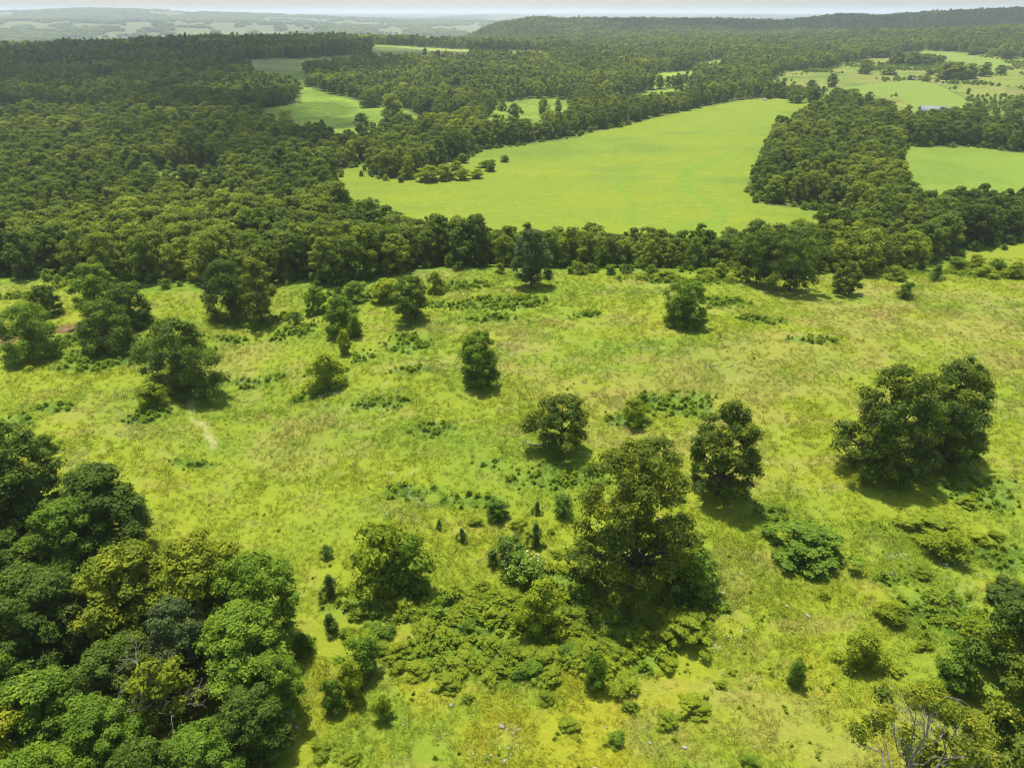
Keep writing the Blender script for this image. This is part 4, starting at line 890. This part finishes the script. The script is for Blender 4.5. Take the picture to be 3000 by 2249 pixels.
# white stock tank by the top of the meadow
tx, ty = BARN[1]; tz = float(height(tx, ty)); a = np.linspace(0, 2 * np.pi, 20, endpoint=False)
rings = [(1.5, 0), (1.5, 1.1), (1.62, 1.12), (1.62, 1.2), (1.42, 1.2), (1.42, .9)]
V = np.concatenate([np.c_[q * np.cos(a), q * np.sin(a), np.full(20, h)] for q, h in rings])
i = np.arange(5)[:, None] * 20; j = np.arange(20)[None]; j2 = (j + 1) % 20
tk = obj('stock_tank', mesh('stock tank', V, np.stack([i + j, i + j2, i + 20 + j2, i + 20 + j], -1).reshape(-1, 4), [plain('white tank', (.75, .76, .76), .5)], smooth=False), None, (tx, ty, tz))
tag(tk, 'small white round stock tank at the top of the bright meadow', 'tank')
wv = obj('water', mesh('tank water', np.vstack([[0, 0, .92], np.c_[1.42 * np.cos(a), 1.42 * np.sin(a), np.full(20, .92)]]), np.array([(0, 1 + k, 1 + (k + 1) % 20) for k in range(20)]), [plain('tank water', (.05, .07, .07), .1, .5)]), tk)
# flat farm wagon
fx_, fy_ = BARN[2]; wg = bpy.data.objects.new('farm_wagon', None); COL.objects.link(wg); wg.location = (fx_, fy_, float(height(fx_, fy_))); wg.rotation_euler = (0, 0, R(10))
tag(wg, 'grey flat farm wagon parked at the corner of the farm field', 'wagon')
GM = plain('grey wagon boards', (.38, .37, .38), .8)
obj('bed', mesh('wagon bed', *boxes([((-4, -1.2, .9), (4, 1.2, 1.1)), ((-4, -1.2, 1.1), (-3.85, 1.2, 2.2))]), [GM]), wg)
obj('drawbar', mesh('drawbar', *tubes([(np.array([[4, 0, .8], [5.2, 0, .7], [6.2, 0, .5]]), np.array([.07, .07, .06]))], 6), [GM]), wg)
whm = None
for sx in (-2.6, 2.6):
    for sy in (-1.1, 1.1):
        if whm is None:
            q = np.linspace(0, 2 * np.pi, 14, endpoint=False); V = np.concatenate([np.c_[.45 * np.cos(q), np.full(14, d), .45 * np.sin(q)] for d in (-.14, .14)] + [[[0, -.14, 0], [0, .14, 0]]])
            F4 = [(k, (k + 1) % 14, 14 + (k + 1) % 14) for k in range(14)] + [(k, 14 + (k + 1) % 14, 14 + k) for k in range(14)] + [(28, (k + 1) % 14, k) for k in range(14)] + [(29, 14 + k, 14 + (k + 1) % 14) for k in range(14)]
            whm = mesh('wagon wheel', V, np.array(F4), [plain('rubber', (.03, .03, .03))])
        obj('wheel', whm, wg, (sx, sy, .45))
# post and wire fence of the farm field
M_POST = plain('grey fence post', (.20, .18, .155), .9)
def fence(pts, label):
    f = bpy.data.objects.new('wire_fence', None); COL.objects.link(f); x0, y0 = pts[0]; z0 = float(height(x0, y0)); f.location = (x0, y0, z0)
    tag(f, label, 'fence'); pm = mesh('post', *tubes([(np.array([[0, 0, -.2], [0, 0, .7], [0, 0, 1.35]]), np.array([.1, .095, .09]))], 6), [M_POST]); tops = []
    for (ax, ay), (bx_, by_) in zip(pts[:-1], pts[1:]):
        L = math.hypot(bx_ - ax, by_ - ay)
        for q in range(int(L // 6)):
            x = ax + (bx_ - ax) * q * 6 / L; y = ay + (by_ - ay) * q * 6 / L; z = float(height(x, y)); tops.append((x - x0, y - y0, z - z0)); obj('post', pm, f, tops[-1])
    tops = np.array(tops)
    for hgt in (.5, .85, 1.2): obj('wire', mesh('wire', *tubes([(tops + [0, 0, hgt], np.full(len(tops), .012))], 4), [M_POST]), f)
fence(REGIONS['farm_green'][0:3], 'post and wire fence along the upper edge of the mown farm field')
fence(REGIONS['farm_green'][2:6], 'post and wire fence down the side of the mown farm field')

# ---------------------------------------------------------------- drifting clouds above the frame; their shade lies on the woods
def cloud(name, gpts, alt, size, seed, clear, label):
    r = np.random.default_rng(seed); VV = []; FF = []; off = 0
    th = np.linspace(0, np.pi, 9); ph = np.linspace(0, 2 * np.pi, 15)[:-1]; T_, P2 = np.meshgrid(th, ph, indexing='ij')
    S = np.stack([np.sin(T_) * np.cos(P2), np.sin(T_) * np.sin(P2), np.cos(T_)], -1).reshape(-1, 3)
    i = np.arange(8)[:, None] * 14; j = np.arange(14)[None]; j2 = (j + 1) % 14
    q4 = np.stack([i + j, i + 14 + j, i + 14 + j2, i + j2], -1).reshape(-1, 4)
    for x, y, w in gpts:
        base = np.array([x, y, 0]) + TO_SUN * (alt / TO_SUN[2])
        for k in range(7):
            s = w * r.uniform(.35, .75); c = base + np.array([r.normal(0, w * .42), r.normal(0, w * .42), r.uniform(0, .3) * w])
            VV.append(c + S * s * np.array([1, 1, .42]) * (1 + .08 * np.sin(S[:, :1] * 6 + k) * np.cos(S[:, 1:2] * 5))); FF.append(q4 + off); off += len(S)
    m = material(name + ' vapour'); N = NT(m)
    d = N('BsdfDiffuse'); d.inputs[0].default_value = (.9, .9, .9, 1); t = N('BsdfTransparent'); tl = N('BsdfTranslucent'); tl.inputs[0].default_value = (.9, .9, .9, 1)
    m1 = N('MixShader'); m1.inputs[0].default_value = .5; N.link(d.outputs[0], m1.inputs[1]); N.link(tl.outputs[0], m1.inputs[2])
    m2 = N('MixShader'); m2.inputs[0].default_value = clear; N.link(m1.outputs[0], m2.inputs[1]); N.link(t.outputs[0], m2.inputs[2])
    o = N('OutputMaterial'); N.link(m2.outputs[0], o.inputs[0])
    c = obj(name, mesh(name, np.concatenate(VV), np.concatenate(FF), [m], smooth=True)); c['kind'] = 'stuff'; c['label'] = label
cloud('cloud', [(-420, 640, 130), (-560, 800, 160), (-300, 560, 110), (-190, 470, 80), (-120, 380, 55), (-400, 820, 150), (-250, 740, 120), (-130, 900, 110), (-280, 950, 130), (-520, 1000, 150), (-700, 980, 150), (0, 960, 90), (-700, 780, 130)], 900, 1, 3, .66, 'thin drifting cloud above the wood')
cloud('cloud', [(520, 1900, 160), (760, 1950, 180), (1000, 1900, 200), (1250, 1950, 200), (1500, 1950, 220), (300, 1950, 120), (1700, 1900, 200), (850, 1700, 140), (1150, 1700, 150)], 1000, 1, 4, .66, 'thin drifting cloud above the far ridge')

# ---------------------------------------------------------------- summer haze
hz = material('haze air'); N = NT(hz)
pv = N('ShaderNodeVolumePrincipled'[10:]); pv.inputs['Color'].default_value = (.88, .94, 1, 1); pv.inputs['Density'].default_value = 1.3e-4; pv.inputs['Anisotropy'].default_value = .25
o = N('OutputMaterial'); N.link(pv.outputs[0], o.inputs['Volume'])
lo = float(gz.min()) - 2; hi = float(max(gz.max() + 25, 60))
kind(obj('haze', mesh('haze', *boxes([((-31000, -31000, lo), (31000, 31000, hi))]), [hz])), 'stuff', 'pale summer haze lying over the far hills')
print('triangles', sum(len(m.polygons) * 2 for m in bpy.data.meshes), 'trees', len(TX), 'grass', len(gxp), 'weeds', len(wx), 'haze top', hi, 'low', lo)
